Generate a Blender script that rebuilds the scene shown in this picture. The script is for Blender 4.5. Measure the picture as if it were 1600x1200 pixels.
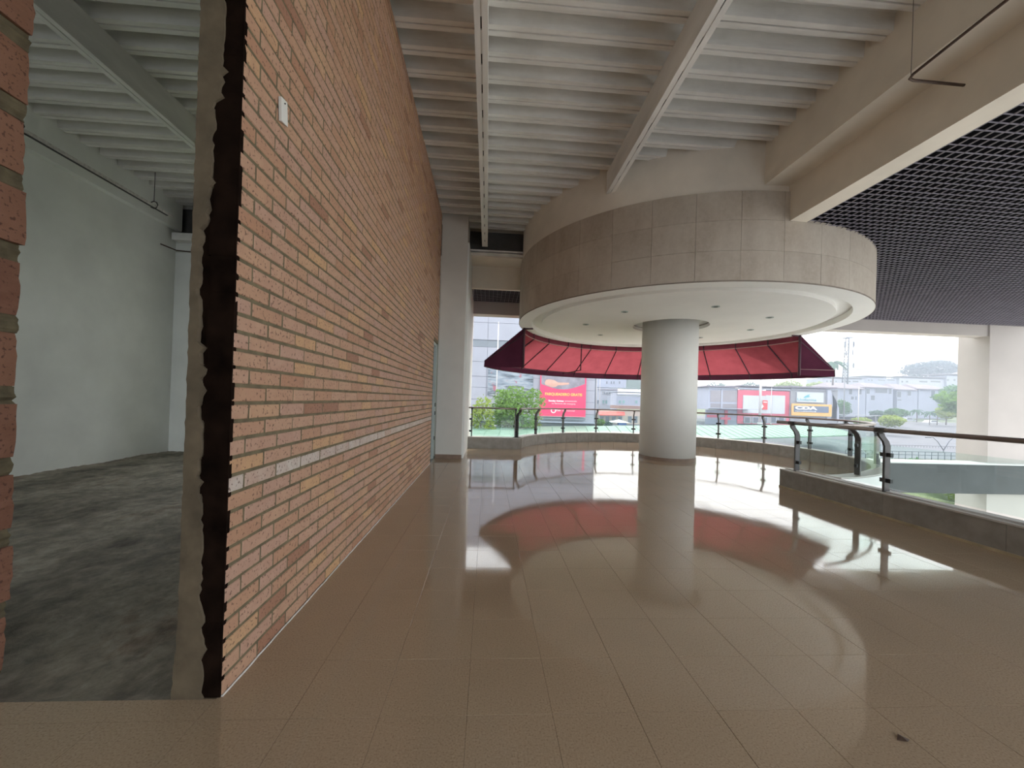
import bpy, math, random
from math import sin, cos, pi, radians, sqrt, hypot, atan2
from mathutils import Vector, Matrix

for o in list(bpy.data.objects):
    bpy.data.objects.remove(o)
SC = bpy.context.scene
COL = SC.collection
rnd = random.Random(7)

# ------------------------------------------------------------------ camera
EYE = Vector((0.0, 0.0, 1.47))
FPX, PPX, PPY = 615.0, 800.0, 620.0
YAW, PITCH, ROLL = radians(3.54), radians(0.45), radians(1.75)
FW = Vector((sin(YAW)*cos(PITCH), cos(YAW)*cos(PITCH), sin(PITCH)))
_r0 = Vector((cos(YAW), -sin(YAW), 0)); _u0 = _r0.cross(FW)
RT = _r0*cos(ROLL) + _u0*sin(ROLL); UP = _u0*cos(ROLL) - _r0*sin(ROLL)
cd = bpy.data.cameras.new('camera'); cam = bpy.data.objects.new('camera', cd); COL.objects.link(cam)
m3 = Matrix((RT, UP, -FW)).transposed()
cam.matrix_world = Matrix.Translation(EYE) @ m3.to_4x4()
cd.sensor_width = 36; cd.lens = FPX/1600*36; cd.shift_y = (PPY-600)/1600; cd.shift_x = 0
cd.clip_start = 0.05; cd.clip_end = 2000
SC.camera = cam

# ------------------------------------------------------------------ sky, sun, exposure
w = bpy.data.worlds.new('sky'); SC.world = w; w.use_nodes = True
bg = w.node_tree.nodes['Background']
bg.inputs['Color'].default_value = (0.90, 0.95, 1.0, 1)
bg.inputs['Strength'].default_value = 3.0
sd = bpy.data.lights.new('sun', 'SUN'); sun = bpy.data.objects.new('sun', sd); COL.objects.link(sun)
sd.energy = 2.4; sd.angle = radians(3); sd.color = (1.0, 0.95, 0.86)
_az, _el = radians(20), radians(57)         # sun stands in front of the building, high, slightly to the right
sdir = Vector((sin(_az)*cos(_el), cos(_az)*cos(_el), sin(_el)))
sun.rotation_euler = sdir.to_track_quat('Z', 'Y').to_euler(); sun.location = (20, 60, 60)
SC.view_settings.view_transform = 'Standard'
SC.view_settings.look = 'None'
SC.view_settings.gamma = 1.0
SC.view_settings.use_curve_mapping = False
SC.view_settings.exposure = 0.35

def at(px, py, Y):
    """world point seen at a photograph pixel, at building depth Y"""
    d = FW + RT*((px-PPX)/FPX) - UP*((py-PPY)/FPX)
    return EYE + d*(Y/d.y)

# ------------------------------------------------------------------ materials
def newmat(name):
    m = bpy.data.materials.new(name); m.use_nodes = True
    nt = m.node_tree; b = nt.nodes['Principled BSDF']
    return m, nt, b
def N(nt, typ, **kw):
    n = nt.nodes.new(typ)
    for k, v in kw.items():
        if k in n.inputs: n.inputs[k].default_value = v
        else: setattr(n, k, v)
    return n
def mixc(nt, fac, a, b, blend='MIX'):
    n = nt.nodes.new('ShaderNodeMix'); n.data_type = 'RGBA'; n.blend_type = blend
    for s, v in ((0, fac), (6, a), (7, b)):
        if hasattr(v, 'is_linked') or hasattr(v, 'links'): nt.links.new(v, n.inputs[s])
        elif s == 0: n.inputs[0].default_value = v
        else: n.inputs[s].default_value = (*v, 1)
    return n.outputs[2]
def coords(nt, world=True):
    if world: return nt.nodes.new('ShaderNodeNewGeometry').outputs['Position']
    return nt.nodes.new('ShaderNodeTexCoord').outputs['Object']
def noise(nt, scale, detail=4, rough=.55, stretch=None, src=None):
    p = src or coords(nt)
    if stretch:
        mp = nt.nodes.new('ShaderNodeMapping'); mp.inputs['Scale'].default_value = stretch
        nt.links.new(p, mp.inputs[0]); p = mp.outputs[0]
    n = N(nt, 'ShaderNodeTexNoise', Scale=scale, Detail=detail, Roughness=rough)
    nt.links.new(p, n.inputs['Vector']); return n.outputs['Fac']
def ramp(nt, fac, stops):
    r = nt.nodes.new('ShaderNodeValToRGB'); e = r.color_ramp.elements
    while len(e) < len(stops): e.new(.5)
    for el, (p, c) in zip(e, stops):
        el.position = p; el.color = (*c, 1) if not isinstance(c, (int, float)) else (c, c, c, 1)
    nt.links.new(fac, r.inputs[0]); return r.outputs[0]
def bump(nt, b, h, strength=.3, dist=.01):
    bn = N(nt, 'ShaderNodeBump', Strength=strength, Distance=dist)
    nt.links.new(h, bn.inputs['Height']); nt.links.new(bn.outputs[0], b.inputs['Normal'])
def simple(name, col, rough=.6, metal=0.0, var=.12, scale=3.0, bmp=0.0, stretch=None, spec=.5):
    m, nt, b = newmat(name)
    b.inputs['Roughness'].default_value = rough; b.inputs['Metallic'].default_value = metal
    b.inputs['Specular IOR Level'].default_value = spec
    if var > 0:
        f = noise(nt, scale, stretch=stretch)
        lo = tuple(c*(1-var) for c in col); hi = tuple(min(1, c*(1+var)) for c in col)
        nt.links.new(ramp(nt, f, [(.3, lo), (.7, hi)]), b.inputs['Base Color'])
        if bmp: bump(nt, b, f, bmp)
    else: b.inputs['Base Color'].default_value = (*col, 1)
    return m

def mat_brick():
    m, nt, b = newmat('fired clay brick')
    a = nt.nodes.new('ShaderNodeAttribute'); a.attribute_name = 'tone'
    base = ramp(nt, a.outputs['Fac'], [(0, (.24, .11, .07)), (.2, (.45, .24, .145)), (.45, (.53, .325, .21)),
            (.62, (.51, .32, .24)), (.78, (.60, .37, .19)), (.9, (.56, .34, .22)), (.95, (.56, .47, .41)), (1, (.62, .56, .50))])
    f = noise(nt, 9, 5, .65)
    base = mixc(nt, ramp(nt, f, [(.35, 0.0), (.7, .45)]), base, (.40, .21, .145))
    pits = noise(nt, 55, 2, .5)
    base = mixc(nt, ramp(nt, pits, [(.585, 0.0), (.68, .8)]), base, (.10, .045, .03))
    nt.links.new(base, b.inputs['Base Color'])
    b.inputs['Roughness'].default_value = .62
    bump(nt, b, noise(nt, 40, 4, .6), .35, .004)
    return m
def mat_floor():
    m, nt, b = newmat('polished terrazzo tile')
    sp = noise(nt, 120, 2, .5); big = noise(nt, 1.3, 4, .6)
    c = ramp(nt, sp, [(.3, (.31, .22, .145)), (.45, (.40, .295, .20)), (.6, (.43, .32, .22)), (.75, (.49, .38, .27))])
    c = mixc(nt, ramp(nt, big, [(.35, .0), (.7, .25)]), c, (.30, .23, .16))
    nt.links.new(c, b.inputs['Base Color'])
    b.inputs['IOR'].default_value = 1.62
    sc = noise(nt, 2.2, 5, .65, stretch=(1, .35, 1))
    r = ramp(nt, sc, [(.3, .03), (.55, .065), (.75, .14)])
    nt.links.new(r, b.inputs['Roughness'])
    return m
def mat_concrete_panel():
    m, nt, b = newmat('form cast concrete')
    a = nt.nodes.new('ShaderNodeObjectInfo')
    c = ramp(nt, a.outputs['Random'], [(0, (.49, .43, .355)), (1, (.57, .505, .42))])
    f = noise(nt, 2.2, 6, .65, stretch=(1, 1, .45))
    c = mixc(nt, ramp(nt, f, [(.36, 0.0), (.7, .6)]), c, (.34, .27, .205))
    g = noise(nt, 14, 4, .6)
    c = mixc(nt, ramp(nt, g, [(.4, 0.0), (.8, .3)]), c, (.64, .585, .50))
    nt.links.new(c, b.inputs['Base Color']); b.inputs['Roughness'].default_value = .8
    bump(nt, b, g, .2, .004)
    return m
def mat_rough_floor():
    m, nt, b = newmat('rough screed')
    f = noise(nt, 1.1, 8, .7, stretch=(1, .6, 1)); g = noise(nt, 6, 8, .72)
    c = ramp(nt, f, [(.33, (.06, .05, .035)), (.46, (.21, .185, .14)), (.58, (.36, .325, .255)), (.70, (.17, .11, .07))])
    c = mixc(nt, ramp(nt, g, [(.35, .55), (.62, 0.0)]), c, (.04, .037, .03))
    nt.links.new(c, b.inputs['Base Color']); b.inputs['Roughness'].default_value = .9
    bump(nt, b, g, .7, .03)
    return m
def mat_deck():
    m, nt, b = newmat('galvanised decking')
    f = noise(nt, 3.5, 6, .7, stretch=(.18, 4, 1)); g = noise(nt, 1.2, 4, .6)
    c = ramp(nt, f, [(.3, (.72, .71, .675)), (.5, (.84, .83, .795)), (.7, (.92, .91, .88))])
    c = mixc(nt, ramp(nt, g, [(.45, 0.0), (.75, .45)]), c, (.55, .53, .49))
    nt.links.new(c, b.inputs['Base Color']); b.inputs['Roughness'].default_value = .42; b.inputs['Metallic'].default_value = .1
    return m
def mat_glass(name, tint, refl=1.0):
    m = bpy.data.materials.new(name); m.use_nodes = True; nt = m.node_tree
    nt.nodes.remove(nt.nodes['Principled BSDF']); out = nt.nodes['Material Output']
    t = N(nt, 'ShaderNodeBsdfTransparent'); t.inputs[0].default_value = (*tint, 1)
    g = N(nt, 'ShaderNodeBsdfGlossy', Roughness=.02)
    lw = N(nt, 'ShaderNodeLayerWeight', Blend=.5); mx = nt.nodes.new('ShaderNodeMixShader')
    pw = N(nt, 'ShaderNodeMath', operation='POWER'); pw.inputs[1].default_value = 5
    ma = N(nt, 'ShaderNodeMath', operation='MULTIPLY_ADD'); ma.inputs[1].default_value = .7*refl; ma.inputs[2].default_value = .03*refl
    nt.links.new(lw.outputs['Facing'], pw.inputs[0]); nt.links.new(pw.outputs[0], ma.inputs[0])
    nt.links.new(ma.outputs[0], mx.inputs[0]); nt.links.new(t.outputs[0], mx.inputs[1]); nt.links.new(g.outputs[0], mx.inputs[2])
    nt.links.new(mx.outputs[0], out.inputs[0]); return m
def mat_fabric(name, col, trans):
    m = bpy.data.materials.new(name); m.use_nodes = True; nt = m.node_tree
    nt.nodes.remove(nt.nodes['Principled BSDF']); out = nt.nodes['Material Output']
    d = N(nt, 'ShaderNodeBsdfDiffuse'); t = N(nt, 'ShaderNodeBsdfTranslucent'); mx = nt.nodes.new('ShaderNodeMixShader')
    f = noise(nt, 2.5, 3); c = ramp(nt, f, [(.3, tuple(x*.88 for x in col)), (.7, tuple(min(1, x*1.1) for x in col))])
    nt.links.new(c, d.inputs[0]); nt.links.new(c, t.inputs[0]); mx.inputs[0].default_value = trans
    nt.links.new(d.outputs[0], mx.inputs[1]); nt.links.new(t.outputs[0], mx.inputs[2]); nt.links.new(mx.outputs[0], out.inputs[0])
    return m
def mat_leaf(name, col):
    m = mat_fabric(name, col, .35); return m
def mat_poster():
    m, nt, b = newmat('showroom poster print')
    f = noise(nt, .55, 4, .6, stretch=(.35, 1, 1.6)); g = noise(nt, .9, 3, .6)
    c = ramp(nt, f, [(.34, (.012, .015, .025)), (.43, (.17, .21, .26)), (.5, (.30, .33, .38)), (.57, (.06, .075, .10)), (.66, (.36, .38, .40))])
    c = mixc(nt, ramp(nt, g, [(.6, 0.0), (.66, .8)]), c, (.30, .06, .09))
    nt.links.new(c, b.inputs['Base Color']); b.inputs['Roughness'].default_value = .5
    return m

M = {}
M['brick'] = mat_brick()
M['mortar'] = simple('mortar', (.165, .135, .08), .9, var=.3, scale=12, bmp=.5)
M['plaster_old'] = simple('old brown plaster', (.13, .10, .065), .9, var=.3, scale=7, bmp=.4)
M['tar'] = simple('dark stained brick end', (.011, .006, .004), 1.0, var=.6, scale=8, bmp=.6, spec=.05)
M['caulk'] = simple('white joint paint', (.62, .60, .57), .6, var=.2, scale=20)
M['floor'] = mat_floor()
M['grout'] = simple('tile grout', (.22, .17, .12), .15, var=.3, scale=3)
M['screed'] = mat_rough_floor()
M['white_wall'] = simple('white plaster', (.72, .72, .69), .8, var=.06, scale=1.5)
M['room_wall'] = simple('dusty white plaster', (.78, .80, .76), .85, var=.10, scale=.8)
M['pier'] = simple('pier plaster', (.62, .60, .55), .7, var=.06, scale=1.2)
M['cream'] = simple('cream painted beam', (.82, .745, .63), .75, var=.07, scale=1.5)
M['cream2'] = simple('cream facade paint', (.47, .43, .40), .75, var=.05, scale=.7)
M['bulk'] = simple('bulkhead plaster', (.80, .735, .635), .8, var=.08, scale=1.4)
M['soffit'] = simple('soffit white', (.90, .885, .85), .7, var=.03, scale=1)
M['column'] = simple('column paint', (.74, .73, .69), .55, var=.05, scale=1)
M['skirt'] = simple('brown skirting stone', (.22, .15, .11), .4, var=.2, scale=6)
M['tanskirt'] = simple('tan skirting strip', (.42, .33, .21), .5, var=.25, scale=5)
M['concrete'] = mat_concrete_panel()
M['joint'] = simple('panel joint', (.25, .21, .17), .9, var=.2, scale=5)
M['deck'] = mat_deck()
M['steel'] = simple('galvanised beam', (.82, .81, .78), .4, .05, var=.15, scale=2.5, stretch=(1, .3, 1))
M['steeldark'] = simple('dark steel web', (.07, .07, .065), .7, var=.3)
M['curb'] = simple('grey stone curb', (.27, .245, .215), .6, var=.16, scale=6)
M['curbcap'] = simple('curb coping', (.50, .47, .43), .5, var=.12, scale=4)
M['fascia'] = simple('white slab fascia', (.66, .66, .64), .7, var=.05, scale=1)
M['slabgrey'] = simple('grey slab edge', (.08, .083, .086), .75, var=.12, scale=1.2)
M['stainless'] = simple('brushed stainless', (.075, .07, .07), .35, .4, var=.15, scale=4)
M['rail'] = simple('bronze handrail', (.27, .225, .21), .3, .7, var=.15, scale=4)
M['black'] = simple('black clamp', (.012, .012, .014), .4, var=.2)
M['glass'] = mat_glass('railing glass', (.93, .98, .965))
M['doorglass'] = mat_glass('door glass', (.30, .42, .40))
M['alu'] = simple('pale aluminium', (.50, .56, .54), .4, .4, var=.1)
M['slat'] = simple('grid slat lacquer', (.24, .22, .26), .5, var=.12)
M['void'] = simple('black plenum', (.005, .005, .006), 1.0, var=.2, spec=.02)
M['awning'] = mat_fabric('red awning fabric', (.30, .062, .075), .38)
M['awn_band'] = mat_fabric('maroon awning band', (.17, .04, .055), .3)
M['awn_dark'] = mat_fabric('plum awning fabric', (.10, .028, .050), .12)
M['awn_frame'] = simple('awning steel frame', (.075, .03, .045), .5, .2, var=.2)
M['awn_trim'] = simple('awning piping', (.42, .28, .26), .6, var=.1)
M['paper'] = simple('white card', (.80, .79, .75), .6, var=.04)
M['rust'] = simple('brown conduit', (.085, .05, .035), .55, .2, var=.3, scale=12)
M['wire'] = simple('dark wire', (.05, .05, .05), .6, var=0)
M['lampblack'] = simple('downlight recess', (.03, .03, .03), .6, var=0)

# ------------------------------------------------------------------ geometry helpers
def tag(o, label=None, cat=None, group=None, kind=None):
    if label: o['label'] = label
    if cat: o['category'] = cat
    if group: o['group'] = group
    if kind: o['kind'] = kind
    return o
def link(o, parent=None):
    COL.objects.link(o)
    if parent is not None:
        o.parent = parent
        o.matrix_parent_inverse = Matrix.Translation(-parent.location)
    return o
def mesh(name, V, F, mat, parent=None, smooth=False):
    me = bpy.data.meshes.new(name); me.from_pydata([tuple(v) for v in V], [], F)
    me.update()
    if smooth:
        for p in me.polygons: p.use_smooth = True
    me.materials.append(M[mat] if isinstance(mat, str) else mat)
    return link(bpy.data.objects.new(name, me), parent)
def empty(name, loc):
    o = bpy.data.objects.new(name, None); o.location = loc; o.empty_display_size = .1
    COL.objects.link(o); return o
BF = [(0, 3, 2, 1), (4, 5, 6, 7), (0, 1, 5, 4), (1, 2, 6, 5), (2, 3, 7, 6), (3, 0, 4, 7)]
def boxv(x0, x1, y0, y1, z0, z1):
    return [(x0, y0, z0), (x1, y0, z0), (x1, y1, z0), (x0, y1, z0), (x0, y0, z1), (x1, y0, z1), (x1, y1, z1), (x0, y1, z1)]
class MB:
    def __init__(s): s.V = []; s.F = []
    def add(s, V, F):
        k = len(s.V); s.V += [tuple(v) for v in V]; s.F += [tuple(i+k for i in f) for f in F]; return s
    def box(s, x0, x1, y0, y1, z0, z1): return s.add(boxv(x0, x1, y0, y1, z0, z1), BF)
    def tube(s, pts, r, n=8):
        V, F = tubeg(pts, r, n); return s.add(V, F)
    def build(s, name, mat, parent=None, smooth=False): return mesh(name, s.V, s.F, mat, parent, smooth)
def box(name, x0, x1, y0, y1, z0, z1, mat, parent=None):
    return mesh(name, boxv(x0, x1, y0, y1, z0, z1), BF, mat, parent)
def tubeg(pts, r, n=8):
    pts = [Vector(p) for p in pts]; V = []; F = []
    for i, p in enumerate(pts):
        a = pts[max(i-1, 0)]; b = pts[min(i+1, len(pts)-1)]; t = (b-a).normalized()
        ref = Vector((0, 0, 1)) if abs(t.z) < .9 else Vector((1, 0, 0))
        u = t.cross(ref).normalized(); v = u.cross(t)
        rr = r[i] if isinstance(r, (list, tuple)) else r
        for k in range(n):
            an = 2*pi*k/n; V.append(p + u*cos(an)*rr + v*sin(an)*rr)
    for i in range(len(pts)-1):
        for k in range(n):
            F.append((i*n+k, i*n+(k+1) % n, (i+1)*n+(k+1) % n, (i+1)*n+k))
    F.append(tuple(range(n))[::-1]); F.append(tuple((len(pts)-1)*n+k for k in range(n)))
    return V, F
def tube(name, pts, r, mat, parent=None, n=8):
    V, F = tubeg(pts, r, n); return mesh(name, V, F, mat, parent, True)
def sectorg(cx, cy, prof, a0, a1, n):
    """closed profile [(r,z)...] swept about (cx,cy) from a0 to a1 (degrees)"""
    V = []; F = []; k = len(prof); full = abs(abs(a1-a0)-360) < 1e-6
    m = n if full else n+1
    for i in range(m):
        a = radians(a0+(a1-a0)*i/n)
        for r, z in prof: V.append((cx+r*cos(a), cy+r*sin(a), z))
    for i in range(n):
        j = (i+1) % m
        for q in range(k):
            F.append((i*k+q, j*k+q, j*k+(q+1) % k, i*k+(q+1) % k))
    if not full:
        F.append(tuple(range(k))[::-1]); F.append(tuple((m-1)*k+q for q in range(k)))
    return V, F
def sector(name, prof, a0, a1, n, mat, parent=None, c=None, smooth=False):
    c = c or (CX, CY)
    V, F = sectorg(c[0], c[1], prof, a0, a1, n); return mesh(name, V, F, mat, parent, smooth)
def rect(r0, r1, z0, z1): return [(r0, z0), (r1, z0), (r1, z1), (r0, z1)]
def struct(o): o['kind'] = 'structure'; return o

CX, CY, RC = 4.94, 10.51, 4.15        # round terrace, its column and drum share this axis
XW = -1.235                           # brick wall face
ZC = 5.92                             # underside of the decking ribs
ZF = -6.0                             # ground level at the building

# ------------------------------------------------------------------ floors
T = .40; TX0 = -.05; TY0 = 2.245
floor = struct(box('floor', XW-.19, 5.75, -4.0, 11.8, -.35, -.003, 'grout'))
floor_t = struct(sector('floor_terrace', [(0.0, -.35), (4.38, -.35), (4.38, -.0032), (0.0, -.0032)], 0, 360, 72, 'grout'))
def clip(poly, f):
    out = []
    for i in range(len(poly)):
        a, b = poly[i], poly[(i+1) % len(poly)]; fa, fb = f(a), f(b)
        if fa >= 0: out.append(a)
        if (fa >= 0) != (fb >= 0):
            t = fa/(fa-fb); out.append((a[0]+(b[0]-a[0])*t, a[1]+(b[1]-a[1])*t))
    return out
cand = []
for i in range(-20, 30):
    for j in range(-16, 34):
        x0, y0 = TX0+i*T, TY0+j*T
        mx, my = x0+T/2, y0+T/2
        incorr = (x0+T > -3.3 and x0 < 5.52 and y0 < 11.82 and y0 > -4)
        if mx < XW and y0 > 1.97: incorr = False
        incirc = hypot(mx-CX, my-CY) < RC+.45
        if not (incorr or incirc): continue
        cand.append((x0, y0, incorr))
GAP = .0008
full, cut = [], []
for x0, y0, inc in cand:
    P = [(x0+GAP, y0+GAP), (x0+T-GAP, y0+GAP), (x0+T-GAP, y0+T-GAP), (x0+GAP, y0+T-GAP)]
    # allowed region: corridor rectangle, else the terrace disc
    Q = P
    if inc and x0+T > 5.52 and y0+T <= 7.2:
        Q = clip(P, lambda p: 5.51-p[0])
    elif inc and (y0+T <= 11.85) and (x0+T <= 5.52):
        if x0 < XW and y0+T > 1.975:
            Q = clip(P, lambda p: 1.972-p[1]) if x0+T/2 < XW else clip(P, lambda p: p[0]-(XW-.18))
    else:
        for k in range(48):
            a = 2*pi*k/48; c, s = cos(a), sin(a)
            Q = clip(Q, lambda p: (RC+.03)-((p[0]-CX)*c+(p[1]-CY)*s))
            if not Q: break
        if inc and len(Q) < 3 and x0 < 5.5:
            Q = clip(P, lambda p: 5.5-p[0])
            if y0+T > 11.8: Q = clip(Q, lambda p: 11.8-p[1])
    if len(Q) < 3: continue
    (full if Q is P else cut).append((x0, y0, Q))
def inframe(p):
    d = Vector(p)-EYE; z = d.dot(FW)
    if z < .3: return False
    return -60 < PPX+FPX*d.dot(RT)/z < 1660 and -60 < PPY-FPX*d.dot(UP)/z < 1260
full.sort(key=lambda t: (not inframe((t[0]+.2, t[1]+.2, 0)), hypot(t[0]+.2, t[1]+.2)))
tile_me = None
for n_, (x0, y0, Q) in enumerate(full[:290]):
    if tile_me is None:
        h = T/2-GAP; e = .0008
        V = [(-h, -h, -.004), (h, -h, -.004), (h, h, -.004), (-h, h, -.004), (-h, -h, -e), (h, -h, -e), (h, h, -e), (-h, h, -e),
             (-h+e, -h+e, 0), (h-e, -h+e, 0), (h-e, h-e, 0), (-h+e, h-e, 0)]
        Fc = [(0, 1, 5, 4), (1, 2, 6, 5), (2, 3, 7, 6), (3, 0, 4, 7), (4, 5, 9, 8), (5, 6, 10, 9), (6, 7, 11, 10), (7, 4, 8, 11), (8, 9, 10, 11)]
        o = mesh('floor_tile', V, Fc, 'floor', floor); tile_me = o.data
    else: o = link(bpy.data.objects.new('floor_tile', tile_me), floor)
    o.location = (x0+T/2, y0+T/2, rnd.uniform(-.0006, 0)); o.rotation_euler = (rnd.gauss(0, .0006), rnd.gauss(0, .0006), 0)
mb = MB()
for x0, y0, Q in full[290:]+cut:
    k = len(Q); V = [(x, y, -.004) for x, y in Q]+[(x, y, -.0004) for x, y in Q]
    mb.add(V, [tuple(range(k, 2*k))]+[(i, (i+1) % k, k+(i+1) % k, k+i) for i in range(k)])
tag(mb.build('floor_tiles', 'floor', floor), 'far terrazzo tiles and cut tiles along the edges', kind='stuff')
tag(mesh('dry_leaf', [(1.875, 1.66, .001), (1.91, 1.645, .006), (1.935, 1.66, .002), (1.905, 1.685, .008), (1.905, 1.665, .013)],
     [(0, 1, 4), (1, 2, 4), (2, 3, 4), (3, 0, 4)], 'rust'), 'tiny dry brown leaf lying on the polished floor', 'leaf')

# unfinished room floor
struct(box('floor_room_base', -7.9, XW-.19, 1.97, 10.2, -.35, -.06, 'screed'))
V = []; F = []; nx, ny = 90, 110
for j in range(ny+1):
    for i in range(nx+1):
        x = -7.75+(XW-.19+7.75)*i/nx; y = 1.975+(10.05-1.975)*j/ny
        z = -.02+.02*sin(x*2.1+y*1.3)*sin(y*2.7-x)+rnd.uniform(-.009, .009)
        if j == 0: z = -.005
        V.append((x, y, z))
for j in range(ny):
    for i in range(nx):
        a = j*(nx+1)+i; F.append((a, a+1, a+nx+2, a+nx+1))
struct(mesh('floor_room', V, F, 'screed', None, True))

# ------------------------------------------------------------------ brick wall
BL, BH, CRS = .291, .0715, .0885
WY0, WY1, WTOP = 1.985, 9.63, 5.93
DY0, DY1, DZ = 8.88, 9.62, 2.76        # door opening
mc = MB()
mc.box(XW-.18, XW-.0045, WY0+.03, DY0-.004, 0, WTOP); mc.box(XW-.18, XW-.0045, DY0-.004, DY1, DZ, WTOP)
wall = struct(mc.build('wall_left', 'mortar'))
def brickg(cx, cy, cz, L, Hh, dx, jit=.0025):
    y0, y1, z0, z1 = cy-L/2, cy+L/2, cz-Hh/2, cz+Hh/2; c = .004
    j = lambda: rnd.uniform(-jit, jit)
    back = [(cx-.10, y0, z0), (cx-.10, y1, z0), (cx-.10, y1, z1), (cx-.10, y0, z1)]
    mid = [(cx+dx-c, y0+j()*.5, z0+j()*.5), (cx+dx-c, y1+j()*.5, z0+j()*.5), (cx+dx-c, y1+j()*.5, z1+j()*.5), (cx+dx-c, y0+j()*.5, z1+j()*.5)]
    fr = [(cx+dx+j()*.3, a[1]+sy*c, a[2]+sz*c) for a, sy, sz in zip(mid, (1, -1, -1, 1), (1, 1, -1, -1))]
    V = back+mid+fr
    F = [(8, 9, 10, 11)]
    for q in range(4):
        r = (q+1) % 4; F += [(q, r, 4+r, 4+q), (4+q, 4+r, 8+r, 8+q)]
    return V, F
def tone(row):
    if row == 11: return rnd.uniform(.93, 1.0)
    t = rnd.gauss(.50, .13)
    if rnd.random() < .04: t = .8
    if rnd.random() < .03: t = .1
    return min(.89, max(.02, t))
bricks = []
row = 0; z = .04
while z+BH/2 < WTOP:
    y = WY0 - (0 if row % 2 == 0 else (BL+.0165)*(.5 + .08*rnd.random()))
    end = DY0 if z-BH/2 < DZ else DY1
    while y < end-.03:
        a, b = max(y, WY0), min(y+BL, end)
        if b-a > .03: bricks.append(((a+b)/2, z+rnd.uniform(-.0015, .0015), b-a, row))
        y += BL+.0165
    z += CRS; row += 1
def bkey(b):
    vis = inframe((XW, b[0], b[1])); return (not vis, hypot(b[0]*1.0, XW, (b[1]-1.47)*.8))
bricks.sort(key=lambda b: (not inframe((XW, b[0], b[1])), sqrt(b[0]**2+.64*(b[1]-1.47)**2)))
def setattr_tone(me, vals):
    at_ = me.attributes.new('tone', 'FLOAT', 'POINT'); at_.data.foreach_set('value', vals)
for y, z, L, r in bricks[:296]:
    V, F = brickg(0, 0, 0, L, BH, rnd.uniform(-.002, .002))
    o = mesh('brick', V, F, 'brick', wall); o.location = (XW, y, z); setattr_tone(o.data, [tone(r)]*len(V))
mb = MB(); tv = []
for y, z, L, r in bricks[296:]:
    V, F = brickg(XW, y, z, L, BH, rnd.uniform(-.002, .002)); mb.add(V, F); tv += [tone(r)]*len(V)
o = mb.build('bricks', 'brick', wall); setattr_tone(o.data, tv); tag(o, 'further bricks of the wall', kind='stuff')
box('end_core', XW-.18, XW-.006, WY0+.006, WY0+.03, 0, WTOP, 'tar', wall)
# wall end: dark stained bricks and a ragged strip of plaster
zz = 0; er = 0
while zz < WTOP-.05:
    dz = CRS
    w_ = .125+rnd.uniform(-.012, .006)
    o = box('end_brick', XW-w_, XW-.001, WY0-.004-rnd.uniform(0, .003), WY0+.02, zz, min(zz+dz, WTOP), 'tar', wall)
    zz += dz
V = []; F = []; n = 230; walk = 0
for i in range(n+1):
    z = WTOP*i/n
    walk = max(-.03, min(.035, walk+rnd.gauss(0, .009))); jag = -.160+.045*min(1, abs(z-1.6)/1.6)+walk*.8+(rnd.uniform(.01, .03) if rnd.random() < .08 else 0)
    if z < .9: jag += .022*(1-z/.9)
    lx = -.20 - (.018*(1-z/.35) if z < .35 else 0)+rnd.uniform(-.003, .003)
    V += [(XW+lx, WY0-.016, z), (XW+jag, WY0-.016, z), (XW+jag+.006, WY0+.02, z), (XW+lx, WY0+.02, z)]
for i in range(n):
    a, b = 4*i, 4*i+4
    for q in range(4): F.append((a+q, a+(q+1) % 4, b+(q+1) % 4, b+q))
mesh('end_plaster', V, F, 'plaster_old', wall)
box('back_plaster', XW-.20, XW-.17, WY0, DY1, 0, WTOP, 'plaster_old', wall)
mb = MB()
pts = [(XW+.004+rnd.uniform(0, .004), WY0+i*.06, .003) for i in range(int((DY0-WY0)/.06)+1)]
mb.tube(pts, .006, 5); mb.build('joint_paint', 'caulk', wall)
# the other jamb at the left edge of the view
jam = struct(box('wall_jamb', -3.4, -2.43, 2.0, 2.17, 0, 6.16, 'mortar'))
z = .15; k = 0
while z < ZC-.2:
    x1 = -2.405+rnd.uniform(-.012, .012); L = .24 if k % 2 else .15
    hb = .135
    while x1 > -3.38:
        x0 = max(x1-L, -3.39)
        V = []; F = []; n = 7
        for i in range(n+1):
            zz = z-hb+2*hb*i/n; ed = .006 if i in (0, n) else 0
            a, b = rnd.uniform(-.010, .006)-ed, rnd.uniform(-.010, .004)-ed
            V += [(x0, 1.982+rnd.uniform(0, .006), zz), (x1+a, 1.98+rnd.uniform(0, .006), zz), (x1+b, 2.17, zz), (x0, 2.17, zz)]
        for i in range(n):
            for q in range(4): F.append((4*i+q, 4*i+(q+1) % 4, 4*i+4+(q+1) % 4, 4*i+4+q))
        F += [(3, 2, 1, 0), tuple(4*n+q for q in range(4))]
        o = mesh('brick', V, F, 'brick', jam); setattr_tone(o.data, [rnd.uniform(.0, .13)]*len(V))
        x1 = x0-.014; L = .24
    V = []; F = []; n = 5
    for i in range(n+1):
        zz = z+hb+.09*i/n; a = rnd.uniform(-.03, -.012)+.012*sin(pi*i/n)
        V += [(-3.38, 1.992, zz), (-2.405+a, 1.984+rnd.uniform(0, .008), zz), (-2.405+a+rnd.uniform(-.01, .01), 2.17, zz), (-3.38, 2.17, zz)]
    for i in range(n):
        for q in range(4): F.append((4*i+q, 4*i+(q+1) % 4, 4*i+4+(q+1) % 4, 4*i+4+q))
    mesh('mortar_bed', V, F, 'mortar', jam)
    z += .362; k += 1

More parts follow.
